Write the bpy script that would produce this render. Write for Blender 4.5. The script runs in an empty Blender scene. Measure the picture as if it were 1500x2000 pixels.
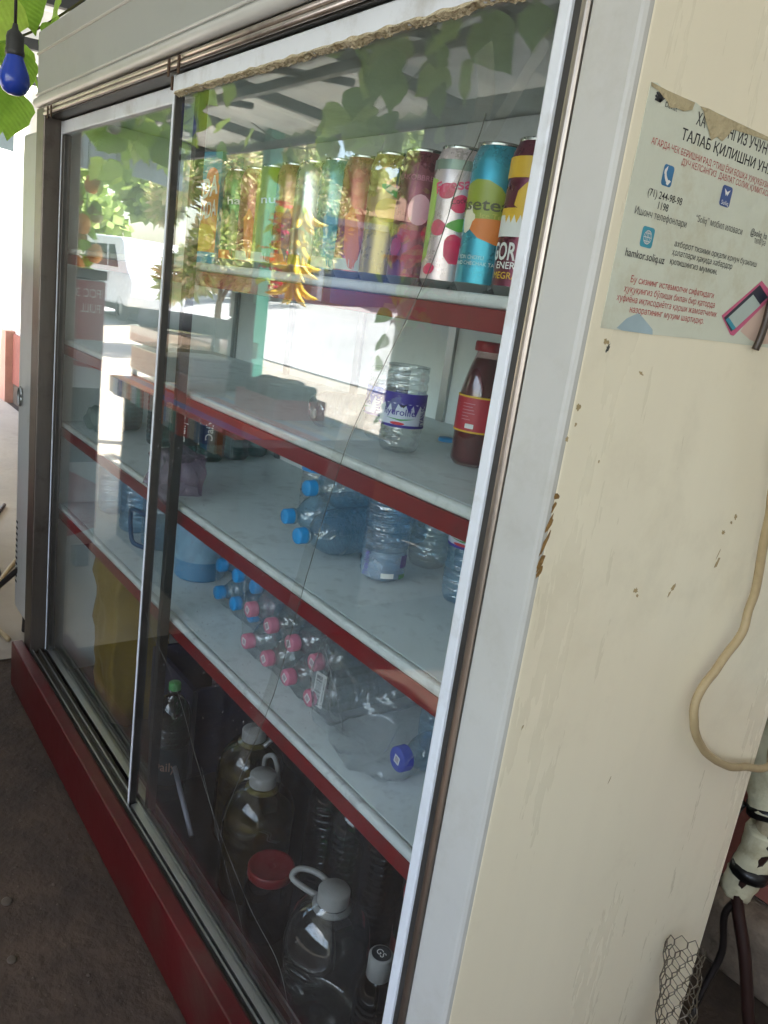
import bpy, bmesh, math, random
from mathutils import Vector, Matrix, noise
R = math.radians
rnd = random.Random(7)
scn = bpy.context.scene
COL = scn.collection

# ------------------------------------------------------------------ camera
cam = bpy.data.cameras.new('camera'); camo = bpy.data.objects.new('camera', cam); COL.objects.link(camo)
_X = Vector((0.59203175, 0.79388212, 0.13874288)); _D = Vector((0.28567256, -0.04574698, -0.95723477)); _F = Vector((-0.7535845, 0.60634841, -0.253874))
m = Matrix.Identity(4)
for i in range(3):
    m[i][0] = _X[i]; m[i][1] = -_D[i]; m[i][2] = -_F[i]
m[0][3], m[1][3], m[2][3] = 0.475, -0.581, 1.33
camo.matrix_world = m
cam.sensor_fit = 'VERTICAL'; cam.sensor_height = 36.0; cam.lens = 1530 / 2000 * 36.0
cam.clip_start = 0.02; cam.clip_end = 600
scn.camera = camo

# ------------------------------------------------------------------ world, sun, exposure
SUN_AZ, SUN_EL = R(-68), R(59)          # direction the light comes from
sd = Vector((math.cos(SUN_EL) * math.cos(SUN_AZ), math.cos(SUN_EL) * math.sin(SUN_AZ), math.sin(SUN_EL)))
w = bpy.data.worlds.new('World'); scn.world = w; w.use_nodes = True
nt = w.node_tree; sky = nt.nodes.new('ShaderNodeTexSky'); sky.sky_type = 'NISHITA'; sky.sun_disc = False
sky.sun_elevation = SUN_EL; sky.sun_rotation = math.atan2(sd.x, sd.y); sky.dust_density = 2.5; sky.air_density = 1.2
nt.links.new(sky.outputs[0], nt.nodes['Background'].inputs[0]); nt.nodes['Background'].inputs[1].default_value = 0.14
sl = bpy.data.lights.new('sun', 'SUN'); sl.energy = 5.0; sl.angle = R(0.53); sl.color = (1, .965, .91)
so = bpy.data.objects.new('sun', sl); COL.objects.link(so); so.rotation_euler = sd.to_track_quat('Z', 'Y').to_euler(); so.location = (4, -9, 14)
vs = scn.view_settings; vs.view_transform = 'Standard'; vs.look = 'None'; vs.gamma = 1; vs.exposure = 2.92
scn.render.engine = 'CYCLES'
cy = scn.cycles; cy.max_bounces = 10; cy.diffuse_bounces = 5; cy.glossy_bounces = 5; cy.transmission_bounces = 8; cy.transparent_max_bounces = 40
cy.use_denoising = True; cy.sample_clamp_indirect = 8; cy.caustics_reflective = False; cy.caustics_refractive = False

# ------------------------------------------------------------------ materials
def lin(h):
    if not isinstance(h, str): return h
    h = h.lstrip('#'); o = []
    for i in (0, 2, 4):
        c = int(h[i:i + 2], 16) / 255; o.append(c / 12.92 if c <= .04045 else ((c + .055) / 1.055) ** 2.4)
    return tuple(o)
MC = {}
def M(name, col, rough=.5, metal=0., var=.12, scale=9., bump=0., bscale=60., dirt=None, trans=0., stretch=(1, 1, 1), spec=.5, col2=None):
    if name in MC: return MC[name]
    mt = bpy.data.materials.new(name); MC[name] = mt; mt.use_nodes = True; n = mt.node_tree; N = n.nodes; L = n.links
    b = N['Principled BSDF']; col = lin(col)
    tc = N.new('ShaderNodeTexCoord'); mp = N.new('ShaderNodeMapping'); mp.inputs['Scale'].default_value = stretch; L.new(tc.outputs['Object'], mp.inputs[0])
    nz = N.new('ShaderNodeTexNoise'); nz.inputs['Scale'].default_value = scale; nz.inputs['Detail'].default_value = 6; nz.inputs['Roughness'].default_value = .65; L.new(mp.outputs[0], nz.inputs[0])
    rp = N.new('ShaderNodeValToRGB'); rp.color_ramp.elements[0].position = .3; rp.color_ramp.elements[1].position = .72
    c2 = lin(col2) if col2 else tuple(min(1, c * (1 + var)) for c in col)
    rp.color_ramp.elements[0].color = (*[c * (1 - var) for c in col], 1); rp.color_ramp.elements[1].color = (*c2, 1)
    L.new(nz.outputs[0], rp.inputs[0]); out = rp.outputs[0]
    if dirt:
        dc, amt, ds = dirt
        n2 = N.new('ShaderNodeTexNoise'); n2.inputs['Scale'].default_value = ds; n2.inputs['Detail'].default_value = 8; n2.inputs['Roughness'].default_value = .7; L.new(tc.outputs['Object'], n2.inputs[0])
        r2 = N.new('ShaderNodeValToRGB'); r2.color_ramp.elements[0].position = .52; r2.color_ramp.elements[1].position = .78
        r2.color_ramp.elements[0].color = (0, 0, 0, 1); r2.color_ramp.elements[1].color = (amt, amt, amt, 1); L.new(n2.outputs[0], r2.inputs[0])
        mx = N.new('ShaderNodeMix'); mx.data_type = 'RGBA'; L.new(r2.outputs[0], mx.inputs[0]); L.new(out, mx.inputs[6]); mx.inputs[7].default_value = (*lin(dc), 1); out = mx.outputs[2]
    L.new(out, b.inputs['Base Color'])
    mr = N.new('ShaderNodeMapRange'); mr.inputs[3].default_value = max(0, rough - .08); mr.inputs[4].default_value = min(1, rough + .1); L.new(nz.outputs[0], mr.inputs[0]); L.new(mr.outputs[0], b.inputs['Roughness'])
    b.inputs['Metallic'].default_value = metal; b.inputs['Specular IOR Level'].default_value = spec
    if bump:
        n3 = N.new('ShaderNodeTexNoise'); n3.inputs['Scale'].default_value = bscale; n3.inputs['Detail'].default_value = 5; L.new(mp.outputs[0], n3.inputs[0])
        bp = N.new('ShaderNodeBump'); bp.inputs['Strength'].default_value = bump; bp.inputs['Distance'].default_value = .01; L.new(n3.outputs[0], bp.inputs['Height']); L.new(bp.outputs[0], b.inputs['Normal'])
    if trans:
        t = N.new('ShaderNodeBsdfTranslucent'); L.new(out, t.inputs[0]); ms = N.new('ShaderNodeMixShader'); ms.inputs[0].default_value = trans
        L.new(b.outputs[0], ms.inputs[1]); L.new(t.outputs[0], ms.inputs[2]); L.new(ms.outputs[0], N['Material Output'].inputs[0])
    return mt

def clear(name, tint, f0=.04, rough=.0, haze=0., hazecol=(.8, .8, .8), bump=0., bscale=8., absorb=0., hscale=(40, 40, 1.5), hz0=.5):
    """thin clear sheet: each face reflects by Schlick's law and lets the rest through"""
    if name in MC: return MC[name]
    mt = bpy.data.materials.new(name); MC[name] = mt; mt.use_nodes = True; n = mt.node_tree; N = n.nodes; L = n.links; N.remove(N['Principled BSDF'])
    ge = N.new('ShaderNodeNewGeometry'); dt = N.new('ShaderNodeVectorMath'); dt.operation = 'DOT_PRODUCT'; L.new(ge.outputs['Incoming'], dt.inputs[0]); L.new(ge.outputs['Normal'], dt.inputs[1])
    def ma(op, a, b=None):
        x = N.new('ShaderNodeMath'); x.operation = op
        for i, v in ((0, a), (1, b)):
            if v is None: continue
            if isinstance(v, (int, float)): x.inputs[i].default_value = v
            else: L.new(v, x.inputs[i])
        return x.outputs[0]
    ab = ma('ABSOLUTE', dt.outputs['Value']); om = ma('SUBTRACT', 1., ab); p5 = ma('POWER', om, 5.); fr = ma('ADD', ma('MULTIPLY', p5, 1 - f0), f0)
    tr = N.new('ShaderNodeBsdfTransparent'); gl = N.new('ShaderNodeBsdfGlossy'); gl.inputs['Roughness'].default_value = rough; gl.inputs['Color'].default_value = (1, 1, 1, 1)
    tint = lin(tint); tr.inputs[0].default_value = (*tint, 1)
    if absorb:
        mx = N.new('ShaderNodeMix'); mx.data_type = 'RGBA'; L.new(ma('POWER', om, 1.6), mx.inputs[0]); mx.inputs[6].default_value = (*tint, 1); mx.inputs[7].default_value = (*[t * (1 - absorb) for t in tint], 1); L.new(mx.outputs[2], tr.inputs[0])
    tc = N.new('ShaderNodeTexCoord')
    if bump:
        nz = N.new('ShaderNodeTexNoise'); nz.inputs['Scale'].default_value = bscale; L.new(tc.outputs['Object'], nz.inputs[0]); bp = N.new('ShaderNodeBump'); bp.inputs['Strength'].default_value = bump; bp.inputs['Distance'].default_value = .01
        L.new(nz.outputs[0], bp.inputs['Height']); L.new(bp.outputs[0], gl.inputs['Normal'])
    base = tr.outputs[0]
    if haze:
        mp = N.new('ShaderNodeMapping'); mp.inputs['Scale'].default_value = hscale; L.new(tc.outputs['Object'], mp.inputs[0]); nz = N.new('ShaderNodeTexNoise'); nz.inputs['Scale'].default_value = 1.; nz.inputs['Detail'].default_value = 5; L.new(mp.outputs[0], nz.inputs[0])
        n2 = N.new('ShaderNodeTexNoise'); n2.inputs['Scale'].default_value = 3.; n2.inputs['Detail'].default_value = 6; L.new(tc.outputs['Object'], n2.inputs[0])
        mr = N.new('ShaderNodeMapRange'); mr.inputs[1].default_value = .4; mr.inputs[2].default_value = .75; mr.inputs[3].default_value = haze * hz0 * .4; mr.inputs[4].default_value = haze * 2; L.new(ma('MULTIPLY', ma('ADD', nz.outputs[0], n2.outputs[0]), .5), mr.inputs[0])
        df = N.new('ShaderNodeBsdfDiffuse'); df.inputs[0].default_value = (*lin(hazecol), 1); mh = N.new('ShaderNodeMixShader'); L.new(mr.outputs[0], mh.inputs[0]); L.new(base, mh.inputs[1]); L.new(df.outputs[0], mh.inputs[2]); base = mh.outputs[0]
    ms = N.new('ShaderNodeMixShader'); L.new(fr, ms.inputs[0]); L.new(base, ms.inputs[1]); L.new(gl.outputs[0], ms.inputs[2]); L.new(ms.outputs[0], N['Material Output'].inputs[0])
    return mt

# ------------------------------------------------------------------ mesh helpers
def link(o, parent=None):
    COL.objects.link(o)
    if parent is not None: o.parent = parent
    return o
def mesh(name, vs_, fs, mt, parent=None, smooth=False):
    me = bpy.data.meshes.new(name); me.from_pydata([tuple(v) for v in vs_], [], fs); me.update()
    if mt: me.materials.append(mt)
    if smooth: me.polygons.foreach_set('use_smooth', [True] * len(me.polygons))
    return link(bpy.data.objects.new(name, me), parent)
def bmo(name, bm, mt, parent=None, smooth=False):
    me = bpy.data.meshes.new(name); bm.to_mesh(me); bm.free()
    if mt: me.materials.append(mt)
    if smooth: me.polygons.foreach_set('use_smooth', [True] * len(me.polygons))
    return link(bpy.data.objects.new(name, me), parent)
def tag(o, label=None, cat=None, group=None, kind=None):
    if label: o['label'] = label
    if cat: o['category'] = cat
    if group: o['group'] = group
    if kind: o['kind'] = kind
    return o
def thing(name, loc, label, cat, rot=(0, 0, 0), group=None):
    o = bpy.data.objects.new(name, None); o.empty_display_size = .05; link(o); o.location = loc; o.rotation_euler = rot
    return tag(o, label, cat, group)
def bbox_bm(bm, lo, hi, bev=0., seg=2, M4=None):
    r = bmesh.ops.create_cube(bm, size=1); v = r['verts']
    for p in v:
        p.co = Vector([lo[i] + (p.co[i] + .5) * (hi[i] - lo[i]) for i in range(3)])
    if bev:
        es = list({e for p in v for e in p.link_edges}); q = bmesh.ops.bevel(bm, geom=es, offset=bev, segments=seg, affect='EDGES', profile=.5)
        v = list({x for f in q['faces'] for x in f.verts} | {p for p in v if p.is_valid})
    if M4 is not None:
        bmesh.ops.transform(bm, matrix=M4, verts=v)
    return v
def box(name, lo, hi, mt, parent=None, bev=0., seg=2, M4=None):
    bm = bmesh.new(); bbox_bm(bm, lo, hi, bev, seg, M4); return bmo(name, bm, mt, parent)
def boxes(name, bl, mt, parent=None, bev=0.):
    bm = bmesh.new()
    for b in bl: bbox_bm(bm, b[0], b[1], bev, 1, b[2] if len(b) > 2 else None)
    return bmo(name, bm, mt, parent)
def lathe_data(prof, seg=28, mod=None, a0=0., a1=2 * math.pi):
    full = abs(a1 - a0 - 2 * math.pi) < 1e-6; n = seg if full else seg + 1; vs_ = []; fs = []
    for (r, z) in prof:
        for k in range(n):
            a = a0 + (a1 - a0) * k / seg; rr = r if mod is None else mod(r, z, a); vs_.append((rr * math.cos(a), rr * math.sin(a), z))
    for i in range(len(prof) - 1):
        for k in range(seg):
            k2 = (k + 1) % n if full else k + 1; fs.append((i * n + k, i * n + k2, (i + 1) * n + k2, (i + 1) * n + k))
    return vs_, fs
def lathe(name, prof, mt, parent=None, seg=28, mod=None, a0=0., a1=2 * math.pi):
    v, f = lathe_data(prof, seg, mod, a0, a1); return mesh(name, v, f, mt, parent, True)
def smooth_path(pts, sub=6):
    pts = [Vector(p) for p in pts]; out = []
    for i in range(len(pts) - 1):
        p0 = pts[max(0, i - 1)]; p1 = pts[i]; p2 = pts[i + 1]; p3 = pts[min(len(pts) - 1, i + 2)]
        for k in range(sub):
            t = k / sub; out.append(.5 * (2 * p1 + (p2 - p0) * t + (2 * p0 - 5 * p1 + 4 * p2 - p3) * t * t + (3 * p1 - p0 - 3 * p2 + p3) * t ** 3))
    out.append(pts[-1]); return out
def tube_data(pts, r, seg=8, cap=True):
    vs_ = []; fs = []; n = len(pts); up = Vector((0, 0, 1)); prev = None
    for i, p in enumerate(pts):
        p = Vector(p); t = (Vector(pts[min(n - 1, i + 1)]) - Vector(pts[max(0, i - 1)])).normalized()
        if prev is None:
            a = t.cross(up)
            if a.length < .1: a = t.cross(Vector((1, 0, 0)))
        else: a = prev - t * prev.dot(t)
        a.normalize(); prev = a; b = t.cross(a); rr = r[i] if isinstance(r, (list, tuple)) else r
        for k in range(seg):
            an = 2 * math.pi * k / seg; vs_.append(p + (a * math.cos(an) + b * math.sin(an)) * rr)
    for i in range(n - 1):
        for k in range(seg):
            k2 = (k + 1) % seg; fs.append((i * seg + k, i * seg + k2, (i + 1) * seg + k2, (i + 1) * seg + k))
    if cap: fs.append(tuple(range(seg))[::-1]); fs.append(tuple((n - 1) * seg + k for k in range(seg)))
    return vs_, fs
def tube(name, pts, r, mt, parent=None, seg=8, sub=0):
    if sub: pts = smooth_path(pts, sub)
    v, f = tube_data(pts, r, seg); return mesh(name, v, f, mt, parent, True)
class Acc:
    def __init__(s): s.v = []; s.f = []
    def add(s, vf):
        o = len(s.v); s.v += [tuple(p) for p in vf[0]]; s.f += [tuple(i + o for i in q) for q in vf[1]]
    def build(s, name, mt, parent=None, smooth=False): return mesh(name, s.v, s.f, mt, parent, smooth)
def prism(name, outline, axis, a, b, mt, parent=None, bev=0.):
    """extrude a 2D outline along an axis between a and b"""
    def P(u, v, t): return {'x': (t, u, v), 'y': (u, t, v), 'z': (u, v, t)}[axis]
    bm = bmesh.new(); n = len(outline); A = [bm.verts.new(P(u, v, a)) for u, v in outline]; B = [bm.verts.new(P(u, v, b)) for u, v in outline]
    bm.faces.new(A); bm.faces.new(B[::-1])
    for i in range(n): bm.faces.new((A[i], B[i], B[(i + 1) % n], A[(i + 1) % n]))
    bmesh.ops.recalc_face_normals(bm, faces=bm.faces)
    if bev: bmesh.ops.bevel(bm, geom=list(bm.edges), offset=bev, segments=2, affect='EDGES', profile=.5)
    return bmo(name, bm, mt, parent)
_tc = {}
def rects(*r):
    v = []; f = []
    for x0, y0, x1, y1 in r: n = len(v); v += [(x0, y0), (x1, y0), (x1, y1), (x0, y1)]; f.append((n, n + 1, n + 2, n + 3))
    return v, f
def ringpts(cx, cy, rx, ry, th, a0=0., a1=2 * math.pi, n=14):
    v = []; f = []
    for i in range(n + 1):
        a = a0 + (a1 - a0) * i / n; v += [(cx + rx * math.cos(a), cy + ry * math.sin(a)), (cx + (rx - th) * math.cos(a), cy + (ry - th) * math.sin(a))]
        if i: f.append((2 * i - 2, 2 * i, 2 * i + 1, 2 * i - 1))
    return v, f
def joinvf(*ps):
    v = []; f = []
    for a, b in ps: n = len(v); v += a; f += [tuple(i + n for i in t) for t in b]
    return v, f
GLY = {'н': (rects((.06, 0, .145, .54), (.385, 0, .47, .54), (.145, .235, .385, .31)), .53), 'ф': (joinvf(ringpts(.31, .27, .27, .285, .08), rects((.27, -.2, .35, .76))), .62),
       'ъ': (joinvf(rects((.11, 0, .19, .54), (0, .465, .11, .54)), ringpts(.19, .165, .24, .165, .075, -math.pi / 2, math.pi / 2)), .47), 'я': (joinvf(rects((.33, 0, .41, .54), (.05, 0, .14, .24)), ringpts(.33, .38, .26, .16, .075, math.pi / 2, 3 * math.pi / 2)), .48)}
def text_data(s, bold=0.):
    key = (s, bold)
    if key in _tc: return _tc[key]
    if any(ch in GLY for ch in s):
        parts = []; cur = 0; buf = ''
        def put(t):
            nonlocal cur
            if not t.strip(): cur += .27 * len(t); return
            lead = len(t) - len(t.lstrip()); tail = len(t) - len(t.rstrip()); v, f, wd = text_data(t.strip(), bold); cur += .27 * lead + .05; parts.append(([(x + cur, y) for x, y in v], f)); cur += wd + .045 + .27 * tail
        for ch in s:
            if ch in GLY:
                put(buf) if buf else None; buf = ''; (v, f), ad = GLY[ch]; parts.append(([(x + cur, y) for x, y in v], f)); cur += ad
            else: buf += ch
        if buf: put(buf)
        v, f = joinvf(*parts); x0 = min(p[0] for p in v); wd = max(p[0] for p in v) - x0; _tc[key] = ([(x - x0, y) for x, y in v], f, wd); return _tc[key]
    c = bpy.data.curves.new('t', 'FONT'); c.body = s; c.size = 1; c.resolution_u = 3; c.offset = bold; o = bpy.data.objects.new('t', c); COL.objects.link(o)
    me = bpy.data.meshes.new_from_object(o.evaluated_get(bpy.context.evaluated_depsgraph_get()))
    v = [(p.co.x, p.co.y) for p in me.vertices]; f = [tuple(p.vertices) for p in me.polygons]
    bpy.data.objects.remove(o); bpy.data.curves.remove(c); bpy.data.meshes.remove(me)
    xs = [p[0] for p in v] or [0]; x0 = min(xs); wd = max(xs) - x0 or 1
    _tc[key] = ([(x - x0, y) for x, y in v], f, wd); return _tc[key]
def text(name, s, mt, parent, fn, width=None, height=None, bold=0.):
    """flat print: fn maps (u right, v up) in metres to a point"""
    v, f, wd = text_data(s, bold); h = height / .72 if height else width / wd; sx = width / wd if width else h
    return mesh(name, [fn(x * sx, y * h) for x, y in v], f, mt, parent)
def wrapfn(r, a0, z0, rot=0.):
    c, s = math.cos(rot), math.sin(rot)
    def fn(u, v):
        u, v = u * c - v * s, u * s + v * c
        a = a0 + u / r; return (r * math.cos(a), r * math.sin(a), z0 + v)
    return fn
def decal(name, outline, mt, parent, fn, rings=4):
    if rings == 4:
        rings = 7; o2 = []
        for a, b in zip(outline, outline[1:] + outline[:1]):
            k = max(1, int(math.dist(a, b) / .003)); o2 += [(a[0] + (b[0] - a[0]) * i / k, a[1] + (b[1] - a[1]) * i / k) for i in range(k)]
        outline = o2
    cx = sum(p[0] for p in outline) / len(outline); cz = sum(p[1] for p in outline) / len(outline); v = [fn(cx, cz)]; f = []; n = len(outline)
    for k in range(1, rings + 1):
        for (x, z) in outline: v.append(fn(cx + (x - cx) * k / rings, cz + (z - cz) * k / rings))
    for i in range(n): f.append((0, 1 + i, 1 + (i + 1) % n))
    for k in range(rings - 1):
        for i in range(n):
            a = 1 + k * n + i; b = 1 + k * n + (i + 1) % n; f.append((a, a + n, b + n, b))
    return mesh(name, v, f, mt, parent, True)
def blob(cx, cz, rx, rz, n=18, jag=0., rot=0., seed=1, sq=1.):
    q = random.Random(seed); o = []
    for i in range(n):
        a = 2 * math.pi * i / n; k = 1 + q.uniform(-jag, jag); x = rx * k * math.copysign(abs(math.cos(a)) ** sq, math.cos(a)); z = rz * k * math.copysign(abs(math.sin(a)) ** sq, math.sin(a))
        o.append((cx + x * math.cos(rot) - z * math.sin(rot), cz + x * math.sin(rot) + z * math.cos(rot)))
    return o
def patch(name, lo, hi, mt, parent, r, nseg=10):
    """a label band wrapped on a cylinder: lo=(angle, z) hi=(angle, z)"""
    v, f = lathe_data([(r, lo[1]), (r, hi[1])], nseg, None, lo[0], hi[0]); return mesh(name, v, f, mt, parent, True)

# ------------------------------------------------------------------ shared materials
white = M('white_enamel', '#b3b2ab', .35, var=.04, dirt=('#8a8069', .45, 7), bump=.05, bscale=14)
whitepvc = M('white_pvc', '#cfd3d6', .4, var=.05, dirt=('#8d8674', .5, 16))
cream = M('cream_enamel', '#eae2c9', .28, var=.025, scale=9, stretch=(1, 1, .16), dirt=('#b5a98a', .4, 3.2), bump=.5, bscale=2.6)
steel = M('stainless_steel', '#b0a69c', .36, 1., var=.12, scale=26, stretch=(1, 1, .12), dirt=('#4c4036', .5, 15))
alu = M('aluminium', '#a6a9a8', .36, 1., var=.1, scale=30, stretch=(1, 1, .1))
darkalu = M('dark_aluminium', '#55524e', .42, .9, var=.15, scale=30)
rubber = M('black_rubber', '#1b1a1a', .6)
redpaint = M('red_enamel', '#4a0e11', .34, var=.25, scale=9, dirt=('#4a3c34', .75, 5), bump=.06, bscale=30)
redtrim = M('red_trim', '#741418', .38, var=.2, scale=14, dirt=('#3a1512', .7, 14))
shelfm = M('shelf_laminate', '#dbe4e4', .45, var=.07, scale=7, dirt=('#545751', .45, 26))
nosem = M('shelf_nosing', '#c9cdca', .35, var=.04, dirt=('#4a4538', .5, 45))
inwall = M('interior_liner', '#dde3e0', .4, var=.05, scale=4, dirt=('#6c6f66', .35, 8))
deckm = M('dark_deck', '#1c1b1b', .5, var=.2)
paneglass = clear('door_glass', (.955, .975, .965), f0=.075, haze=.010, hazecol=(.75, .8, .85), bump=.02, bscale=3.5)
pet = clear('clear_plastic', (.92, .95, .96), f0=.14, rough=.025, absorb=.32, haze=.07, hscale=(30, 30, 30), bump=.5, bscale=70)
petblue = clear('blue_tinted_plastic', (.70, .87, .97), f0=.14, rough=.03, absorb=.30, haze=.13, hazecol='#a9d0ee', hscale=(30, 30, 30), bump=.6, bscale=70)
petgreen = clear('green_plastic', (.12, .42, .2), f0=.06, rough=.04, absorb=.4)
petdark = clear('dark_brown_plastic', (.12, .08, .06), f0=.06, rough=.04, absorb=.4)
film = clear('shrink_film', (.975, .98, .985), f0=.05, rough=.08, haze=.045, hazecol=(.75, .78, .8), hscale=(14, 14, 14), absorb=.05, bump=.6, bscale=24)
tapem = clear('clear_tape', (.93, .93, .91), f0=.05, rough=.15, haze=.035, hazecol=(.75, .74, .68), hscale=(160, 160, 5))
bluecap = M('blue_cap', '#1f8fd0', .4, var=.05)
darkbluecap = M('dark_blue_cap', '#1430a8', .4, var=.05)
whitecap = M('white_cap', '#8f8e8b', .45, var=.06)
pinkcap = M('pink_cap', '#c4788c', .4, var=.05)
redcap = M('red_cap', '#a01320', .35)
whiteprint = M('white_print', '#e2e2de', .5, var=.03)
blackprint = M('black_print', '#1f2328', .55, var=.03)
blueprint_ = M('blue_print', '#2a4fb0', .45)
purpleprint = M('purple_print', '#3b2f8f', .45)
greenprint = M('green_print', '#4a9a52', .45)
redprint = M('red_print', '#c5283a', .45)
yellowprint = M('yellow_print', '#e0b423', .45)
cansilver = M('can_silver', '#b4b4b0', .28, 1., var=.05)
def veined(mt):
    n = mt.node_tree; N = n.nodes; L = n.links; b = N['Principled BSDF']; wv = N.new('ShaderNodeTexWave'); wv.inputs['Scale'].default_value = 3.2; wv.inputs['Distortion'].default_value = 1.5; tc = N.new('ShaderNodeTexCoord'); mp = N.new('ShaderNodeMapping'); mp.inputs['Rotation'].default_value = (0, 0, .9); L.new(tc.outputs['Object'], mp.inputs[0]); L.new(mp.outputs[0], wv.inputs[0]); bp = N.new('ShaderNodeBump'); bp.inputs['Strength'].default_value = .35; bp.inputs['Distance'].default_value = .02; L.new(wv.outputs[1], bp.inputs['Height']); L.new(bp.outputs[0], b.inputs['Normal']); return mt
leafm = [veined(M('vine_leaf_%s' % 'abc'[i], c, .45, var=.2, scale=3, trans=.6)) for i, c in enumerate(('#9fc94e', '#b5d65e', '#86b043'))]
cablegrey = M('cream_cable_sheath', '#a8946f', .55, var=.12, scale=30, dirt=('#5b4a33', .5, 30))
blackcable = M('black_cable_sheath', '#1c1614', .5, var=.2, scale=30)

# ================================================================== SETTING
def gh(x, y):                       # the street climbs gently away from the shop
    d = -y
    pts = [(-60, 0), (4.6, 0), (6.5, .2), (10.3, .82), (15.5, 1.3), (26, 1.5), (400, 2.5)]
    for (a, b), (c, e) in zip(pts, pts[1:]):
        if d <= c: return b + (e - b) * max(0, (d - a)) / (c - a)
    return 2.5
concrete = M('dusty_concrete', '#30261f', .85, var=.35, scale=5.5, bump=.9, bscale=34, dirt=('#1b1511', .85, 7), col2='#483a2e')
def sheet(name, xs, ys, mt, dz=0.):
    v = [(x, y, gh(x, y) + dz) for y in ys for x in xs]; n = len(xs)
    f = [(j * n + i, j * n + i + 1, (j + 1) * n + i + 1, (j + 1) * n + i) for j in range(len(ys) - 1) for i in range(n - 1)]
    return mesh(name, v, f, mt, None, True)
tag(sheet('ground', [-300, -120, -60, -30, -15, -5, 0, 5, 30, 120, 300], [-300, -60, -26, -20, -15.5, -13, -10.3, -8, -6.5, -5.5, -4.6, -3, -1, 0, 2, 30, 200], concrete), kind='structure')
tag(sheet('road', [-120, -60, -30, -15, 0, 15, 60], [-14.6, -13, -11.5, -10.3, -9, -8, -7, -6.5, -6], M('asphalt', '#a6a5a5', .9, var=.1, scale=.6, bump=.05, bscale=80), .006), kind='structure')
tag(sheet('road_marking', [-120, -60, -30, -15, 0, 15, 60], [-10.55, -10.45], M('road_paint', '#d6d4cd', .7, var=.1, scale=4), .011), kind='structure')
slabm = M('pale_concrete', '#a2988a', .85, var=.14, scale=1.6, bump=.35, bscale=30, dirt=('#6a5f54', .6, 2.2))
tag(sheet('pavement', [-40, -20, -10, -5, -2.13], [-5.9, -5.2, -4.6, -3, -2, -1, 0, 1.05], slabm, .008), kind='structure')
kb = Acc()
for i in range(60):
    x = -90 + i * 2.0; z = gh(x, -14.7); v = [(x + a * 1.98, -14.85 + b * .2, z - .05 + c * .19) for a in (0, 1) for b in (0, 1) for c in (0, 1)]
    kb.add((v, [(0, 1, 3, 2), (4, 6, 7, 5), (0, 4, 5, 1), (2, 3, 7, 6), (0, 2, 6, 4), (1, 5, 7, 3)]))
tag(kb.build('kerb', M('kerb_concrete', '#a09c94', .85, var=.1)), kind='structure')

# shop wall behind the fridge
wl = thing('shop_building', (0, 1.1, 0), 'long white plastered shop wall with rust-red dado behind the fridge', 'building')
plaster = M('white_plaster', '#cfccc4', .8, var=.06, scale=2, bump=.3, bscale=20)
box('wall', (-16, 0.02, .62), (5.4, .3, 3.1), plaster, wl)
box('dado', (-16, 0, .18), (5.4, .3, .62), M('rust_red_plaster', '#8a5247', .85, var=.16, scale=5, bump=.5, bscale=30, dirt=('#b3816c', .5, 1.2)), wl)
box('roof_slab', (-16.2, -.1, 3.1), (5.6, 4, 3.3), M('roof_concrete', '#8c8880', .85), wl)
stm = M('rough_stone', '#7d6f60', .9, var=.3, scale=14, bump=.9, bscale=45, dirt=('#3c332b', .7, 9))
sx = -3.0; q = random.Random(3)
while sx < 1.6:
    wd = q.uniform(.16, .34); bm = bmesh.new(); bbox_bm(bm, (sx, -.05 + q.uniform(-.015, .02), -.01), (sx + wd - .012, .12, .19 + q.uniform(-.03, .012)), .025, 3)
    bmesh.ops.subdivide_edges(bm, edges=[e for e in bm.edges if e.calc_length() > .05], cuts=3, use_grid_fill=True)
    for v in bm.verts:
        v.co += Vector((0, -1, .3)) * (noise.noise(v.co * 17) * .012 + noise.noise(v.co * 40) * .006)
    bmo('stone', bm, stm, wl, True); sx += wd
box('mortar', (-16, .01, 0), (5.4, .12, .17), M('old_mortar', '#5c5147', .9, var=.2), wl)
boxes('pilaster', [((-7.55, -.06, 0), (-7.2, .02, .64))], M('pink_plaster', '#b08474', .8, var=.15), wl)

# ================================================================== DISPLAY FRIDGE
W = 1.955; D = .625
fr = thing('display_fridge', (0, 0, 0), 'tall white and cream drinks display fridge with sliding glass doors and red plinth', 'fridge')
box('side_panel', (-.02, .004, .02), (0, D, 1.885), cream, fr, .006, 3)
box('side_panel', (-W, .07, .02), (-W + .02, D, 1.885), white, fr, .004)
box('rear_panel', (-W + .021, D - .02, .02), (-.021, D - .002, 1.88), M('galvanised_sheet', '#8e9294', .5, .7), fr)
box('top_panel', (-W + .003, .012, 1.868), (-.022, D - .021, 1.884), white, fr)
box('corner_post', (-.0645, 0, .135), (-.0005, .05, 1.712), white, fr, .007, 3)
box('corner_bar', (-.0765, .0005, .158), (-.065, .028, 1.70), steel, fr, .004, 3)
box('door_jamb', (-.0938, .0125, .158), (-.0768, .06, 1.674), M('grey_jamb', '#3c3a37', .5, .3, var=.2), fr)
box('left_post', (-W, 0, .135), (-W + .074, .068, 1.70), M('dull_steel', '#7a726a', .42, 1., var=.15, scale=26, stretch=(1, 1, .12), dirt=('#3c332b', .6, 12)), fr, .003)
headm = M('header_enamel', '#92958f', .35, var=.05, dirt=('#7a7462', .4, 5), bump=.12, bscale=3)
hd = box('header_panel', (-W + .001, .0, 1.715), (-.0005, .03, 1.885), headm, fr, .003)
tube('header_lip', [(-W + .001, .002, 1.714), (-.001, .002, 1.714)], .0125, white, hd, 12)
for z in (1.733, 1.832):
    tube('header_bead', [(-W + .001, -.0005, z), (-.001, -.0005, z)], .0032, white, hd, 8)
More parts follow.
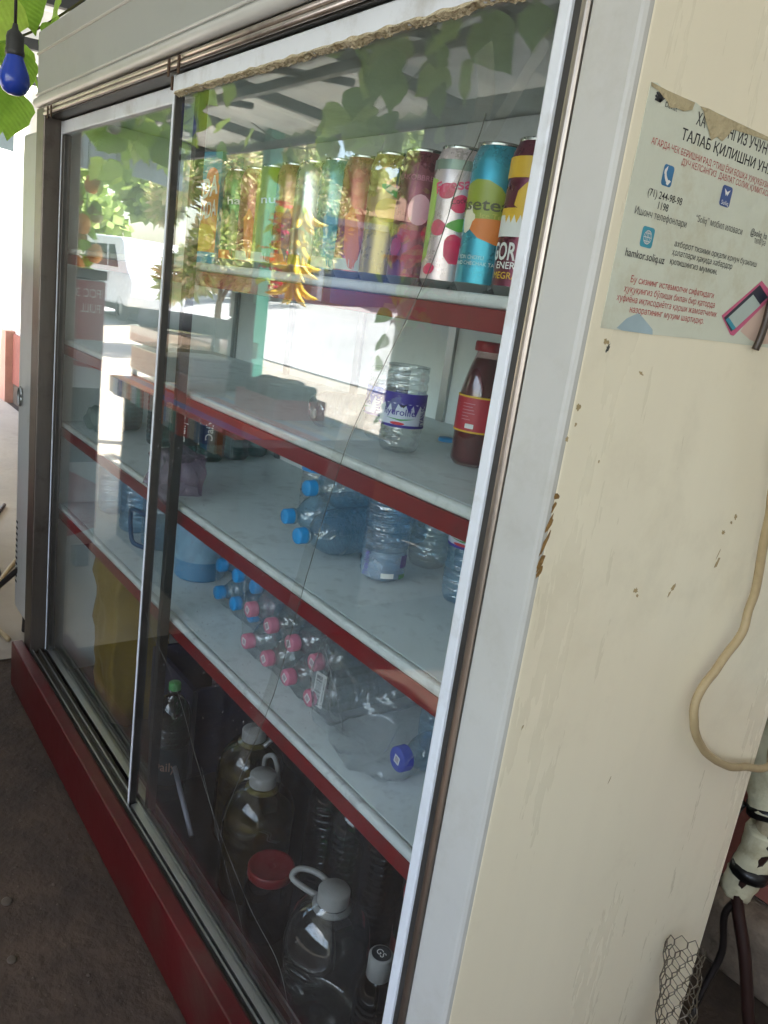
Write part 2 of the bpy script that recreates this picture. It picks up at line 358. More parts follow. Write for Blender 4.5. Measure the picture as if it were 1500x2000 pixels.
trk = box('top_track', (-W + .079, .006, 1.676), (-.074, .062, 1.702), darkalu, fr)
tube('rail', [(-W + .08, .004, 1.694), (-.075, .004, 1.694)], .0055, steel, trk, 10)
tube('rail', [(-W + .08, .0005, 1.682), (-.075, .0005, 1.682)], .005, steel, trk, 10)
for x in (-1.83, -1.80, -1.03, -.985, -.2):
    box('roller_bracket', (x, -.0065, 1.664), (x + .009, -.003, 1.694), M('rusty_steel', '#4d3a2c', .6, .6, var=.3), trk, .002)
pl = box('plinth', (-W - .006, -.036, .004), (0, -.002, .153), redpaint, fr, .004)
box('plinth_end', (-W - .005, -.001, .004), (-W + .012, .2, .13), redpaint, pl)
bt = box('bottom_track', (-W + .079, 0.001, .118), (-.074, .072, .142), darkalu, fr)
for y in (.004, .024, .042, .062):
    box('track_ridge', (-W + .08, y, .1425), (-.075, y + .004, .156), alu, bt)
box('base_frame', (-W + .01, .0005, .02), (-.021, .075, .117), M('dark_base', '#241c1a', .7), fr)
# lining
box('interior_back', (-W + .021, .54, .05), (-.049, .556, 1.700), inwall, fr)
for i in range(5):
    x = -.45 - i * .33; box('shelf_upright', (x, .531, .06), (x + .022, .5395, 1.66), alu, fr)
box('interior_side', (-.048, .075, .05), (-.0205, .54, 1.700), inwall, fr)
box('interior_side', (-W + .0205, .075, .05), (-W + .048, .54, 1.700), inwall, fr)
box('interior_ceiling', (-W + .021, .064, 1.7025), (-.0205, .556, 1.712), inwall, fr)
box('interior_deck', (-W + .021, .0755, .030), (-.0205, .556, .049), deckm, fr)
box('lower_back_shade', (-W + .05, .505, .052), (-.0495, .528, .588), M('bay_shade_black', '#141415', .6, var=.2), fr)  # black sheet added to stand in for shade in the lower bay
box('lower_side_shade', (-.056, .09, .052), (-.0495, .504, .588), M('bay_shade_black', '#141415'), fr)  # second added black sheet, painting the lower bay's shade on its right wall
SH = [1.357, 1.108, .869, .617]
for z in SH:
    s = box('shelf', (-W + .05, .088, z - .026), (-.0495, .539, z), shelfm, fr)
    box('shelf_nosing', (-W + .05, .072, z - .0145), (-.0495, .0875, z + .001), nosem, s, .006, 3)
    box('shelf_trim', (-W + .05, .0735, z - .042), (-.0495, .0815, z - .015), redtrim, s, .001)
# doors
def door(x0, x1, y, label, right):
    d = thing('door', (0, 0, 0), None, None); d.parent = fr; d['label'] = label
    z0, z1 = .146, 1.674
    box('pane', (x0 + .004, y + .007, z0), (x1 - .004, y + .011, z1), paneglass, d)
    rl = box('top_rail', (x0 + .001, y - .0005, 1.641), (x1 - .001, y + .019, 1.673), whitepvc, d, .003)
    box('bottom_rail', (x0 + .02, y, z0), (x1 - .02, y + .018, z0 + .014), alu, d)
    if right:
        box('stile', (x0, y - .001, z0), (x0 + .0075, y + .02, z1 - .001), whitepvc, d, .002)
        box('seal', (x0 + .0076, y + .0005, z0), (x0 + .0135, y + .0175, 1.640), darkalu, d)
        box('seal', (x0 - .004, y + .003, z0), (x0 - .0003, y + .02, z1 - .01), rubber, d)
        box('stile', (x1 - .018, y - .002, z0), (x1, y + .02, z1), whitepvc, d, .004)
        box('corner_block', (x0 - .012, y - .001, 1.65), (x0 - .0045, y + .016, 1.672), M('rusty_steel', '#4d3a2c'), d)
        # old glue left along the rail
        q = random.Random(5); v = []; f = []; n = 260
        for i in range(n + 1):
            x = x0 + .01 + (x1 - x0 - .05) * i / n; top = 1.6455 + .003 * noise.noise(Vector((x * 40, 0, 0))); bot = 1.6405 - .0075 * max(0, noise.noise(Vector((x * 21, 3, 0))) + .15) - .003 * q.random()
            v += [(x, y - .0012, top), (x, y - .0025 - .001 * q.random(), (top + bot) / 2), (x, y + .0065, bot)]
            if i:
                a = (i - 1) * 3; f += [(a, a + 3, a + 4, a + 1), (a + 1, a + 4, a + 5, a + 2)]
        mesh('glue_residue', v, f, M('old_glue', '#b8a67c', .75, var=.35, scale=60, bump=.8, bscale=160, col2='#cbbfa0'), d)
    else:
        box('stile', (x0, y, z0), (x0 + .008, y + .02, z1), whitepvc, d, .002)
        box('stile', (x0 + .0085, y + .001, z0), (x0 + .03, y + .02, z1 - .034), darkalu, d, .002)
        box('stile', (x1 - .018, y, z0), (x1, y + .02, z1 - .001), darkalu, d, .002)
    return d
dl = door(-1.876, -.995, .042, 'rear left sliding glass door', False)
dr = door(-1.040, -.0945, .012, 'cracked front right sliding glass door mended with clear tape', True)
crackm = M('crack_line', '#3d4038', .3, var=.3, scale=90)
def crack(pts, wd, mt, name, y):
    pts = smooth_path([(x, 0, z) for x, z in pts], 8); v = []; f = []
    for i, p in enumerate(pts):
        t = (pts[min(i + 1, len(pts) - 1)] - pts[max(i - 1, 0)]).normalized(); nn = Vector((-t.z, 0, t.x)); ww = wd * (.75 + .5 * abs(noise.noise(p * 30))); j = Vector((1, 0, 0)) * noise.noise(p * 45) * .0012
        v += [(p + j + nn * ww / 2 + Vector((0, y, 0))), (p + j - nn * ww / 2 + Vector((0, y, 0)))]
        if i: a = 2 * i - 2; f.append((a, a + 1, a + 3, a + 2))
    return mesh(name, v, f, mt, dr)
c1 = [(-.196, 1.535), (-.203, 1.507), (-.22, 1.477), (-.248, 1.379), (-.305, 1.267), (-.367, 1.143), (-.426, .931), (-.47, .743), (-.496, .666), (-.556, .515), (-.6, .40)]
c2 = [(-1.02, .632), (-.975, .6), (-.9, .575), (-.813, .528), (-.726, .454), (-.61, .375), (-.477, .313), (-.373, .287), (-.318, .225), (-.26, .16)]
crack(c1, .0019, crackm, 'crack', .0172); crack(c2, .0009, M('bright_crack', '#8d8f8a', .15), 'crack', .0172)
crack([(-.7, .45), (-.58, .33), (-.5, .262), (-.42, .15)], .0007, M('bright_crack', '#8d8f8a'), 'crack', .0172)
crack([(-.215, 1.6), (-.2, 1.54), (-.24, 1.45), (-.262, 1.372), (-.318, 1.262), (-.38, 1.14), (-.437, .93), (-.48, .745), (-.506, .666), (-.566, .515)], .030, tapem, 'tape', .0165)
crack([(-.12, 1.60), (-.17, 1.53), (-.225, 1.46), (-.29, 1.37)], .02, tapem, 'tape', .0160)
# paint chips and dents on the side panel
chip2 = M('paint_scrape', '#a8956b', .8, var=.25, scale=90)
chip = M('paint_chip_filler', '#8a6a38', .85, var=.3, scale=120, bump=.6, bscale=200)
sp = bpy.data.objects['side_panel']
for k, (y, z, ry, rz, j) in enumerate([(.0095, 1.176, .004, .003, .3), (.0085, 1.165, .0022, .006, .3), (.0072, 1.148, .0028, .010, .3), (.0065, 1.129, .0026, .013, .25), (.0062, 1.108, .0035, .011, .3), (.0065, 1.098, .0028, .006, .35), (.015, 1.263, .003, .0035, .4), (.0075, 1.232, .0025, .003, .4),
    (.339, 1.118, .004, .003, .4), (.352, 1.13, .003, .002, .4), (.359, 1.137, .004, .003, .4), (.343, 1.077, .003, .008, .4), (.341, 1.09, .001, .008, .3), (.256, 1.054, .004, .005, .4), (.251, 1.046, .002, .004, .4), (.18, 1.059, .004, .003, .4), (.185, 1.052, .003, .002, .4), (.016, 1.246, .0016, .002, .3), (.063, 1.21, .0016, .0018, .3), (.22, .8, .001, .006, .3), (.03, .92, .0012, .003, .3), (.03, .515, .003, .003, .5), (.1, 1.3, .004, .0015, .4), (.035, 1.325, .004, .003, .5), (.04, 1.32, .002, .004, .5)]):
    decal('paint_chip', blob(y, z, ry, rz, 14, j, R(-20), k), (chip if k < 6 else chip2) if k not in (21, 24) else crackm, sp, lambda u, v: (.0003, u, v), 2)

# ================================================================== POSTER
po = thing('poster', (0, 0, 0), 'worn paper tax notice with torn top edge glued to cream fridge side', 'poster')
q = random.Random(2); top = [(.023 + i * .0088, 1.5425 + .0016 * math.sin(i * 1.1) + q.uniform(-.0012, .0012) + i * .0001) for i in range(40)]
outl = [(.023, 1.337), (.10, 1.338), (.20, 1.341), (.30, 1.343), (.366, 1.344)] + top[::-1]
paper = M('aged_paper', '#cdd1c0', .6, var=.05, scale=6, dirt=('#ab9a6d', .6, 8), bump=.15, bscale=25)
bm = bmesh.new(); vs1 = [bm.verts.new((.0006, y, z)) for y, z in outl]; vs0 = [bm.verts.new((.0002, y, z)) for y, z in outl]
bm.faces.new(vs1)
for i in range(len(outl)): bm.faces.new((vs1[i], vs0[i], vs0[(i + 1) % len(outl)], vs1[(i + 1) % len(outl)]))
bmesh.ops.recalc_face_normals(bm, faces=bm.faces); bmo('paper', bm, paper, po)
def PF(y, z, e=.0009): return lambda u, v: (e, y + u, z + v + .012 * u)
ptxt = M('poster_black_ink', '#26282b', .6, var=.05); predt = M('poster_red_ink', '#b54a4a', .6, var=.1); pgrey = M('poster_grey_ink', '#4b4b49', .6)
tearm = M('torn_paper_core', '#b3a684', .85, var=.12, scale=40, bump=.4, bscale=120)
for s, y0, z0, y1, hh, mt, b in [('ХА', .0985, 1.528, .1135, .0105, ptxt, .012), ('НГИЗ УЧУН', .1535, 1.5285, .2265, .0105, ptxt, .012), ('ТАЛАБ ҚИЛИШНИ УНУТ', .081, 1.5115, .254, .0095, ptxt, .01),
    ('АГАРДА ЧЕК БЕРИШНИ РАД ЭТИШ ЁКИ БОШҚА ҲУҚУҚБУЗА', .040, 1.4985, .246, .0056, predt, 0), ('ДУЧ КЕЛСАНГИЗ  ДАВЛАТ СОЛИҚ ҚЎМИТАСИ', .090, 1.4915, .252, .0056, predt, 0),
    ('(71) 244-98-98', .050, 1.4575, .104, .0066, ptxt, .006), ('1198', .069, 1.4490, .085, .0066, ptxt, .006), ('Ишонч телефонлари', .037, 1.4395, .119, .0066, pgrey, 0),
    ('“Soliq” мобил иловаси', .132, 1.4490, .218, .0066, pgrey, 0), ('@soliq_ha', .234, 1.4530, .268, .0066, ptxt, .006), ('телегра', .2445, 1.4465, .268, .0062, pgrey, 0),
    ('hamkor.soliq.uz', .036, 1.4030, .097, .0072, ptxt, .008), ('ахборот тизими орқали қонун бузилиш', .107, 1.4220, .261, .0058, ptxt, 0), ('ҳолатлари ҳақида хабардор', .106, 1.4140, .215, .0058, ptxt, 0), ('қилишингиз мумкин.', .106, 1.4055, .190, .0058, ptxt, 0),
    ('Бу сизнинг истеъмолчи сифатидаги', .052, 1.3815, .194, .0062, predt, 0), ('ҳуқуқингиз бўлиши билан бир қаторда', .045, 1.3723, .200, .0062, predt, 0), ('хуфиёна иқтисодиётга қарши жамоатчилик', .037, 1.3635, .208, .0062, predt, 0), ('назоратининг муҳим шартидир.', .060, 1.3550, .187, .0062, predt, 0)]:
    text('printed_line', s, mt, po, PF(y0, z0), y1 - y0, hh, b)
iconb = M('icon_blue', '#2f6f9c', .5, var=.15, scale=40); iconn = M('icon_navy', '#3a5590', .5); iconc = M('icon_cyan', '#3a93a8', .5)
def rrect(y0, z0, y1, z1, r=.003):
    o = []
    for cx, cz, a in ((y1 - r, z1 - r, 0), (y0 + r, z1 - r, 90), (y0 + r, z0 + r, 180), (y1 - r, z0 + r, 270)):
        for k in range(4): o.append((cx + r * math.cos(R(a + k * 30)), cz + r * math.sin(R(a + k * 30))))
    return o
def flat(name, o, mt, e): return mesh(name, [(e, u, v) for u, v in o], [tuple(range(len(o)))], mt, po)
flat('icon', rrect(.0655, 1.4695, .0815, 1.4875), iconb, .0009); flat('icon', rrect(.1645, 1.4700, .183, 1.4890), iconn, .0009); flat('icon', rrect(.0535, 1.4140, .0725, 1.4320), iconc, .0009)
hs = smooth_path([(0, .069, 1.4845), (0, .0695, 1.479), (0, .073, 1.4745), (0, .0775, 1.4725)], 5); v = []; f = []
for i, p in enumerate(hs):
    t = i / (len(hs) - 1); wd = .0016 if .25 < t < .75 else .0028; v += [(.0012, p.y - wd * .7, p.z - wd * .7), (.0012, p.y + wd * .7, p.z + wd * .7)]
    if i: a = 2 * i - 2; f.append((a, a + 1, a + 3, a + 2))
mesh('handset', v, f, whiteprint, po)
text('printed_line', 'Soliq', whiteprint, po, PF(.1675, 1.4715, .0012), .0125, .0040)
flat('wing_emblem', [(.1685, 1.486), (.1725, 1.4795), (.1738, 1.482), (.175, 1.4795), (.179, 1.486), (.1738, 1.4835)], whiteprint, .0012)
gb = Acc()
def ring(cy, cz, ry, rz, th=.0006, n=24):
    v = []; f = []
    for i in range(n):
        a = 2 * math.pi * i / n; v += [(.0012, cy + ry * math.cos(a), cz + rz * math.sin(a)), (.0012, cy + (ry - th) * math.cos(a), cz + (rz - th) * math.sin(a))]
        b = (2 * i + 2) % (2 * n); f.append((2 * i, b, b + 1, 2 * i + 1))
    return v, f
for ry in (.0062, .0038, .0012): gb.add(ring(.063, 1.423, ry, .0062))
for dz in (-.0035, 0, .0035):
    hw = math.sqrt(.0062 ** 2 - dz * dz); gb.add(([(.0012, .063 - hw, 1.423 + dz - .0003), (.0012, .063 + hw, 1.423 + dz - .0003), (.0012, .063 + hw, 1.423 + dz + .0003), (.0012, .063 - hw, 1.423 + dz + .0003)], [(0, 1, 2, 3)]))
gb.build('globe_mark', whiteprint, po)
em = Acc()
for i in range(7):
    a = R(195 - i * 24); L = .0085 + .0015 * math.sin(i * .5); em.add(([(.001, .0405, 1.5315), (.001, .0405 + L * math.cos(a), 1.5335 + L * .8 * math.sin(a)), (.001, .0405 + L * .92 * math.cos(a - .3), 1.5335 + L * .75 * math.sin(a - .3)), (.001, .0418, 1.5325)], [(0, 1, 2, 3)]))
em.build('wing_emblem', ptxt, po); text('printed_line', 'Davlat', ptxt, po, PF(.0485, 1.5305), .018, .004)
flat('torn_patch', [(.098, 1.543), (.112, 1.5445), (.13, 1.5442), (.15, 1.5445), (.17, 1.5447), (.2, 1.545), (.25, 1.5455), (.25, 1.5425), (.21, 1.541), (.175, 1.5385), (.158, 1.5372), (.152, 1.530), (.145, 1.5235), (.135, 1.5255), (.127, 1.520), (.12, 1.527), (.113, 1.533), (.105, 1.5405)], tearm, .0014)
flat('torn_patch', [(.0225, 1.5435), (.045, 1.543), (.07, 1.5435), (.09, 1.544), (.088, 1.5375), (.075, 1.533), (.065, 1.5335), (.055, 1.531), (.05, 1.5345), (.035, 1.5395), (.0235, 1.5405)], tearm, .0013)
# printed hand with a phone
skin = M('printed_hand', '#c9b0a0', .55, var=.08); flat('printed_hand', [(.262, 1.356), (.272, 1.372), (.285, 1.39), (.30, 1.412), (.32, 1.43), (.345, 1.44), (.35, 1.35), (.31, 1.346), (.285, 1.349)], skin, .0009)
flat('printed_phone', [(.217, 1.368), (.279, 1.412), (.312, 1.40), (.25, 1.350), (.243, 1.3505)], M('print_pink', '#c05a7d', .5), .0012)
flat('printed_phone', [(.222, 1.3665), (.277, 1.4075), (.3, 1.397), (.2425, 1.3535)], M('print_navy', '#20263a', .4), .0014)
flat('printed_screen', [(.2305, 1.368), (.268, 1.396), (.2885, 1.387), (.25, 1.3585)], M('print_screen', '#a8b6b0', .4), .0016)
flat('printed_screen', [(.226, 1.3648), (.2305, 1.368), (.25, 1.3585), (.2455, 1.3553)], M('print_teal', '#2a8aa0', .4), .0016)
flat('glue_mark', [(.058, 1.349), (.075, 1.356), (.102, 1.343), (.104, 1.338), (.055, 1.3375), (.046, 1.339)], M('print_blue_stain', '#9fb4bb', .6), .0008)
tube('hook', [(.006, .293, 1.339), (.008, .294, 1.352), (.008, .297, 1.372), (.007, .299, 1.395), (.006, .312, 1.42)], .0042, M('brown_plastic', '#3d3229', .4), None, 8, 4)
tag(bpy.data.objects['hook'], 'short dark brown cable end hanging over the phone picture on the poster', 'cable')

# cables on the side panel
cb = tube('power_cable', [Vector(p) + .0035 * noise.noise_vector(Vector(p) * 31) for p in smooth_path([(.03, .33, 1.42), (.03, .345, 1.31), (.026, .355, 1.262), (.022, .375, 1.211), (.02, .401, 1.144), (.018, .422, 1.059), (.018, .419, .987), (.018, .383, .941), (.018, .355, .905), (.018, .353, .864), (.018, .392, .816), (.018, .469, .767), (.016, .556, .735), (.012, .648, .709), (-.03, .75, .69), (-.1, .95, .70), (-.16, 1.06, .74)], 3)], .0058, cablegrey, None, 10, 3)
tag(cb, 'thick beige power cable looping down across the cream fridge side', 'cable')

# ================================================================== THINGS BEHIND RIGHT
fo = thing('pipe_insulation', (0, .9, 0), 'torn white foam pipe insulation bound with black tape hanging at the wall', 'pipe lagging')
foamm = M('yellowed_foam', '#c9c3a4', .75, var=.16, scale=12, bump=.7, bscale=34, dirt=('#8f7c4a', .7, 14))
def rough_tube(name, pts, r, mt, parent, am=.25, seg=14):
    pp = smooth_path(pts, 7); v, f = tube_data(pp, r, seg); v = [Vector(p) for p in v]
    for i, p in enumerate(v):
        c = pp[min(len(pp) - 1, i // seg)]; d = p - c; v[i] = c + d * (1 + am * noise.noise(p * 28) + am * .6 * noise.noise(p * 70))
    return mesh(name, v, f, mt, parent, True)
rough_tube('foam_sleeve', [(-.13, 0, .9), (-.10, 0, .72), (-.075, 0, .57), (-.064, 0, .50)], .036, foamm, fo)
rough_tube('foam_sleeve', [(-.055, 0, .455), (-.062, 0, .38), (-.077, 0, .30)], .033, foamm, fo)
rough_tube('foam_core', [(-.066, .005, .52), (-.052, .005, .45), (-.055, .005, .40)], .022, M('foam_core', '#a79a7d', .8, bump=.5), fo)
for (a, b, rr) in (((-.066, 0, .508), (-.060, 0, .488), .039), ((-.06, -.002, .375), (-.062, -.002, .352), .037)):
    tube('tape', [a, b], rr, M('black_tape', '#121212', .35), fo, 14)
tube('tape_tail', [(-.098, -.03, .5), (-.106, -.032, .475), (-.108, -.03, .445)], .009, M('black_tape', '#121212'), fo, 8, 3)
tag(tube('thick_cable', [(-.03, .9, .62), (-.03, .89, .47), (-.055, .885, .37), (-.064, .885, .30), (-.025, .89, .2), (.0, .895, .12), (.02, .9, .055), (.05, .9, .012), (.2, .88, .012)], .0125, M('brown_cable_sheath', '#2a1712', .45, var=.3, scale=25), None, 9, 5), 'thick dark brown cable running from the foam lagging down to the floor', 'cable')
tag(tube('thin_cable', [(-.06, .885, .30), (-.075, .88, .25), (-.067, .9, .156), (-.074, .88, .06), (-.07, .86, .012), (-.02, .8, .01), (.08, .7, .01)], .0072, blackcable, None, 8, 5), 'thin black cable branching off the brown cable to the floor', 'cable')
# chicken wire roll
wr = Acc(); A = Vector((.135, .40, .02)); B = Vector((.03, .49, .45)); ax = (B - A).normalized(); u = ax.cross(Vector((0, 0, 1))).normalized(); vv = ax.cross(u); rr = .028; ncol = 9; nrow = 30; Ln = (B - A).length
def wp(c, r_): a = 2 * math.pi * c / ncol; return A + ax * (Ln * r_ / nrow) + (u * math.cos(a) + vv * math.sin(a)) * (rr + .002 * math.sin(r_ * 2.1 + c))
for r_ in range(nrow):
    for c in range(ncol):
        o = .5 if r_ % 2 else 0.
        p = wp(c + o, r_); p2 = wp(c + o, r_ + .45); wr.add(tube_data([p, p2], .0012, 4, False)); wr.add(tube_data([p2, wp(c + o + .5, r_ + 1)], .0008, 4, False)); wr.add(tube_data([p2, wp(c + o - .5, r_ + 1)], .0008, 4, False))
tag(wr.build('wire_mesh_roll', M('dull_wire', '#5f574a', .5, .6, var=.2)), 'narrow roll of hexagonal wire netting leaning on the cream fridge side', 'wire netting')

# ================================================================== LEFT: cabinet, bulb, cords on floor
nb = thing('white_cabinet', (-2.36, .06, 0), 'narrow white metal cabinet with vent slots just left of the fridge', 'cabinet')
box('body', (-.0, 0, .10), (.33, .5, 1.68), white, nb, .01)
for i in range(11): box('vent_slot', (-.0, -.0012, .2 + i * .022), (.02, .0004, .208 + i * .022), rubber, nb, M4=Matrix.Translation((.012, 0, 0)))
for (x, y) in ((.03, .04), (.3, .04), (.03, .46), (.3, .46)): lathe('foot', [(.0, 0), (.02, 0), (.016, .1)], rubber, nb, 10).location = (x, y, 0)
tube('pull_ring', [(.05 + .022 * math.cos(a), -.006, .87 + .03 * math.sin(a)) for a in [R(i * 30) for i in range(13)]], .004, alu, nb, 6)
tag(tube('floor_cable', [(-2.3, .1, .3), (-2.42, -.02, .12), (-2.62, .0, .03), (-2.9, .12, .02), (-3.4, .16, .02), (-3.9, .35, .02)], .01, blackcable, None, 8, 5), 'black cable curling on the floor left of the white cabinet', 'cable')
tag(tube('floor_hose', [(-2.25, .02, .02), (-2.5, .0, .02), (-2.8, .1, .02), (-3.2, .3, .02)], .009, cablegrey, None, 8, 5), 'pale hose lying on the floor left of the white cabinet', 'hose')
def bulb(loc, col, label, s=1., cord=.5):
    b = thing('light_bulb', loc, label, 'light bulb', group='hanging coloured bulbs')
    lathe('glass', [(.0001, 0), (.012, .0015), (.022, .007), (.028, .017), (.030, .028), (.028, .042), (.022, .058), (.0175, .070), (.016, .078)], M('bulb_' + col, {'blue': '#2440a0', 'red': '#c01822', 'white': '#d9d9d9'}[col], .22, var=.05), b, 24)
    lathe('socket', [(.0165, .074), (.0185, .076), (.0185, .084), (.0172, .088), (.0172, .108), (.015, .116), (.0065, .124), (.0045, .134), (.0001, .135)], M('black_bakelite', '#2a2a28', .5), b, 20)
    tube('cord', [(0, 0, .13), (.004, .0, .13 + cord * .5), (.0, .0, .13 + cord)], .0032, blackcable, b, 6, 4)
    return b
bulb((-1.452, -.165, 1.638), 'blue', 'blue light bulb in black socket hanging by the top left of the fridge', cord=.8)
bulb((-2.75, -.36, 1.80), 'white', 'unlit white light bulb hanging left of the fridge', cord=.65)
bulb((-5.2, -1.72, 1.68), 'white', 'white light bulb hanging beside the red one under the awning', cord=.75)
bulb((-5.36, -1.66, 1.72), 'red', 'red light bulb hanging under the awning', cord=.75)

# ================================================================== PRODUCTS
def can(x, y, body, label, deco=None, face=-44, h=.178, r=.0335, z=SH[0]):
    c = thing('drink_can', (x, y, z + .0008), label, 'drink can', (0, 0, R(face)), 'drink cans on the top shelf')
    lathe('base', [(.0001, .006), (.02, .004), (.0235, .0), (.0265, .001), (r - .001, .011), (r, .0125)], cansilver, c, 32)
    lathe('body', [(r, .0125), (r, .05), (r, .1), (r, h - .022), (r - .0015, h - .016), (r - .006, h - .004)], body, c, 64)
    l = lathe('lid', [(r - .006, h - .004), (r - .0052, h - .001), (r - .006, h), (r - .0075, h - .001), (r - .008, h - .006), (.0001, h - .0065)], cansilver, c, 32)
    tube('pull_tab', [(-.009, 0, h - .0045), (0, .005, h - .0035), (.012, 0, h - .004), (0, -.005, h - .0035), (-.009, 0, h - .0045)], .0012, cansilver, l, 5, 3)
    if deco: deco(c, r + .0005, h)
    return c
def cm(n, c): return M('can_' + n, c, .27, .45, var=.06, scale=20)
def d_gor(c, r, h):
    patch('top_band', (R(-180), h - .045), (R(180), h - .022), yellowprint, c, r, 32)
    zig = [(-.05, .107)] + [(-.05 + i * .0085, .107 + (.011 if i % 2 else 0)) for i in range(13)] + [(.052, .085)] + [(.052 - i * .0085, .094 - (.009 if i % 2 else 0)) for i in range(13)]
    decal('face', blob(.0, .118, .022, .02, 10, .35, 0, 4), yellowprint, c, wrapfn(r + .0002, 0, 0)); patch('zigzag', (R(-90), .092), (R(90), .1), yellowprint, c, r)
    for i in range(9): decal('zigzag', [(-.036 + i * .008, .0925), (-.032 + i * .008, .083), (-.028 + i * .008, .0925)], yellowprint, c, wrapfn(r + .0004, 0, 0), 2)
    patch('white_band', (R(-100), .068), (R(100), .092), whiteprint, c, r + .0001, 16)
    text('lettering', 'GORILLA', whiteprint, c, wrapfn(r + .0004, R(-82), .042), .074, .020, .02); text('lettering', 'ENERGY', whiteprint, c, wrapfn(r + .0004, R(-60), .032), .044, .008, .01)
    text('lettering', 'MEGRA', yellowprint, c, wrapfn(r + .0004, R(-66), .0205), .036, .008)
def d_tea(c, r, h):
    decal('leaf_field', [(-.045, .128), (-.025, .134), (-.008, .133), (.008, .126), (.02, .114), (.045, .102), (.05, .088), (0, .086), (-.045, .09)], M('can_lime', '#8f9c2a', .35), c, wrapfn(r, 0, 0))
    decal('orange_field', [(-.03, .088), (.0, .089), (.05, .09), (.05, .055), (.03, .057), (.01, .06), (-.012, .066), (-.026, .076)], M('can_orange', '#d8792a', .35, var=.15), c, wrapfn(r + .0001, 0, 0))
    decal('flower', blob(-.031, .088, .010, .015, 22, .16, 0, 2), M('petal_print', '#e6dfc6', .5), c, wrapfn(r + .0003, 0, 0))
    text('lettering', 'fusetea', M('tea_print_dark', '#4a4a28', .5), c, wrapfn(r + .0005, R(-100), .0985), .084, .0145, .015); text('lettering', 'Ice Tea', M('tea_print_pale', '#b9b44c', .5), c, wrapfn(r + .0005, R(-22), .0895), .032, .006)
    text('lettering', 'KON CHOYLI', whiteprint, c, wrapfn(r + .0004, R(-62), .041), .037, .0048); text('lettering', 'AND CHECHAK TA', whiteprint, c, wrapfn(r + .0004, R(-72), .034), .058, .0045)
def d_cock(c, r, h):
    patch('top_band', (R(-180), h - .03), (R(180), h - .018), M('can_greygreen', '#7d8f83', .35, .3), c, r, 30)
    decal('green_field', [(-.05, .14), (-.03, .135), (-.028, .09), (-.034, .04), (-.05, .03)], M('can_lightgreen', '#a6c95a', .35), c, wrapfn(r, 0, 0)); decal('leaf', blob(.012, .083, .02, .008, 14, .12, .2), M('can_leafgreen', '#5da53f', .35), c, wrapfn(r, 0, 0))
    for (u, v, a, b, s) in ((.006, .052, .014, .019, 1), (-.02, .077, .011, .01, 2), (.006, .108, .013, .011, 3), (-.014, .122, .012, .01, 4), (-.026, .025, .010, .007, 5)):
        decal('strawberry', blob(u, v, a, b, 18, .05, .2, s), M('can_strawberry', '#d2315c', .35, var=.15), c, wrapfn(r + .0002, 0, 0))
    text('lettering', 'Fresa', M('can_pinktext', '#e0527a', .4), c, wrapfn(r + .0004, R(-50), .118, R(12)), .05, .014, .02); text('lettering', 'Cocktail', blackprint, c, wrapfn(r + .0006, R(-8), .106, R(14)), .03, .007)
def d_maroon(c, r, h):
    text('lettering', 'LAKOBBRE', M('can_rose_text', '#b06a7e', .4), c, wrapfn(r + .0004, R(-60), .137), .05, .007)
    for k in range(6): decal('fruit', blob(-.03 + k * .012, .05 + .02 * math.sin(k * 2.), .011, .012, 16, .08, 0, k), M('can_berry', '#9c1f35', .35, var=.2), c, wrapfn(r + .0002 + k * .00003, 0, 0))
    decal('glass', blob(0, .1, .016, .02, 16), M('can_rose', '#cf9aa6', .35), c, wrapfn(r, 0, 0))
def d_yellow(c, r, h):
    decal('lemon', blob(0, .1, .02, .016, 18), M('can_lemon', '#e3d04a', .35), c, wrapfn(r, 0, 0)); patch('navy_band', (R(10), h - .05), (R(120), h - .02), M('can_navy', '#2a2f55', .35), c, r); decal('leaf', blob(.005, .125, .02, .006, 12, .1, -.4), greenprint, c, wrapfn(r + .0002, 0, 0))
def d_plain(c1, c2, txt=None):
    def fn(c, r, h):
        decal('swirl', blob(-.008, .06, .012, .045, 18, .12, .15, 3), c1, c, wrapfn(r, 0, 0)); decal('swirl', blob(.016, .045, .007, .03, 14, .15, -.2, 5), c2, c, wrapfn(r, 0, 0)); patch('foot_band', (R(-180), .014), (R(180), .03), c2, c, r, 30)
        if txt: text('lettering', txt, whiteprint, c, wrapfn(r + .0005, R(-40), .112, R(6)), .0135 * len(txt), .014, .01)
    return fn
olive = M('can_olive', '#7d8a2c', .35); orange2 = M('can_orange', '#d8792a'); palegr = M('can_pale', '#cfd4b4', .35)
cans = [('maroon', '#5e1530', 'maroon and yellow energy drink can at the right end of the top shelf', d_gor), ('teal', '#2f92a8', 'teal and orange iced tea can on the top shelf', d_tea), ('blush', '#d3c3c4', 'pale can printed with pink strawberries on the top shelf', d_cock),
    ('plum', '#6e3440', 'dull maroon berry can left of the strawberry can', d_maroon), ('gold', '#b39a23', 'yellow lemon can on the top shelf beside the dull maroon one', d_yellow), ('rust', '#b0522a', 'rust orange can next left of the yellow lemon can', d_plain(orange2, palegr)),
    ('sea', '#4f9290', 'sea green can on the top shelf between the orange cans and grey can', d_plain(M('can_teal2', '#2f92a8'), palegr)), ('silver', '#9aa69c', 'silver grey can on the top shelf left of the sea green can', d_plain(palegr, olive)),
    ('amber', '#a86a35', 'amber can with purple stripes on the top shelf', d_plain(M('can_purple', '#5a2350', .35), orange2)), ('lime', '#6f9c24', 'lime green can with white script on the top shelf', d_plain(olive, palegr, 'nush')), ('brick', '#a1472c', 'brick red can squeezed between two green cans', d_plain(orange2, palegr)), ('leaf', '#3f7a2a', 'leaf green can with white script at the left of the can row', d_plain(olive, orange2, 'ha'))]
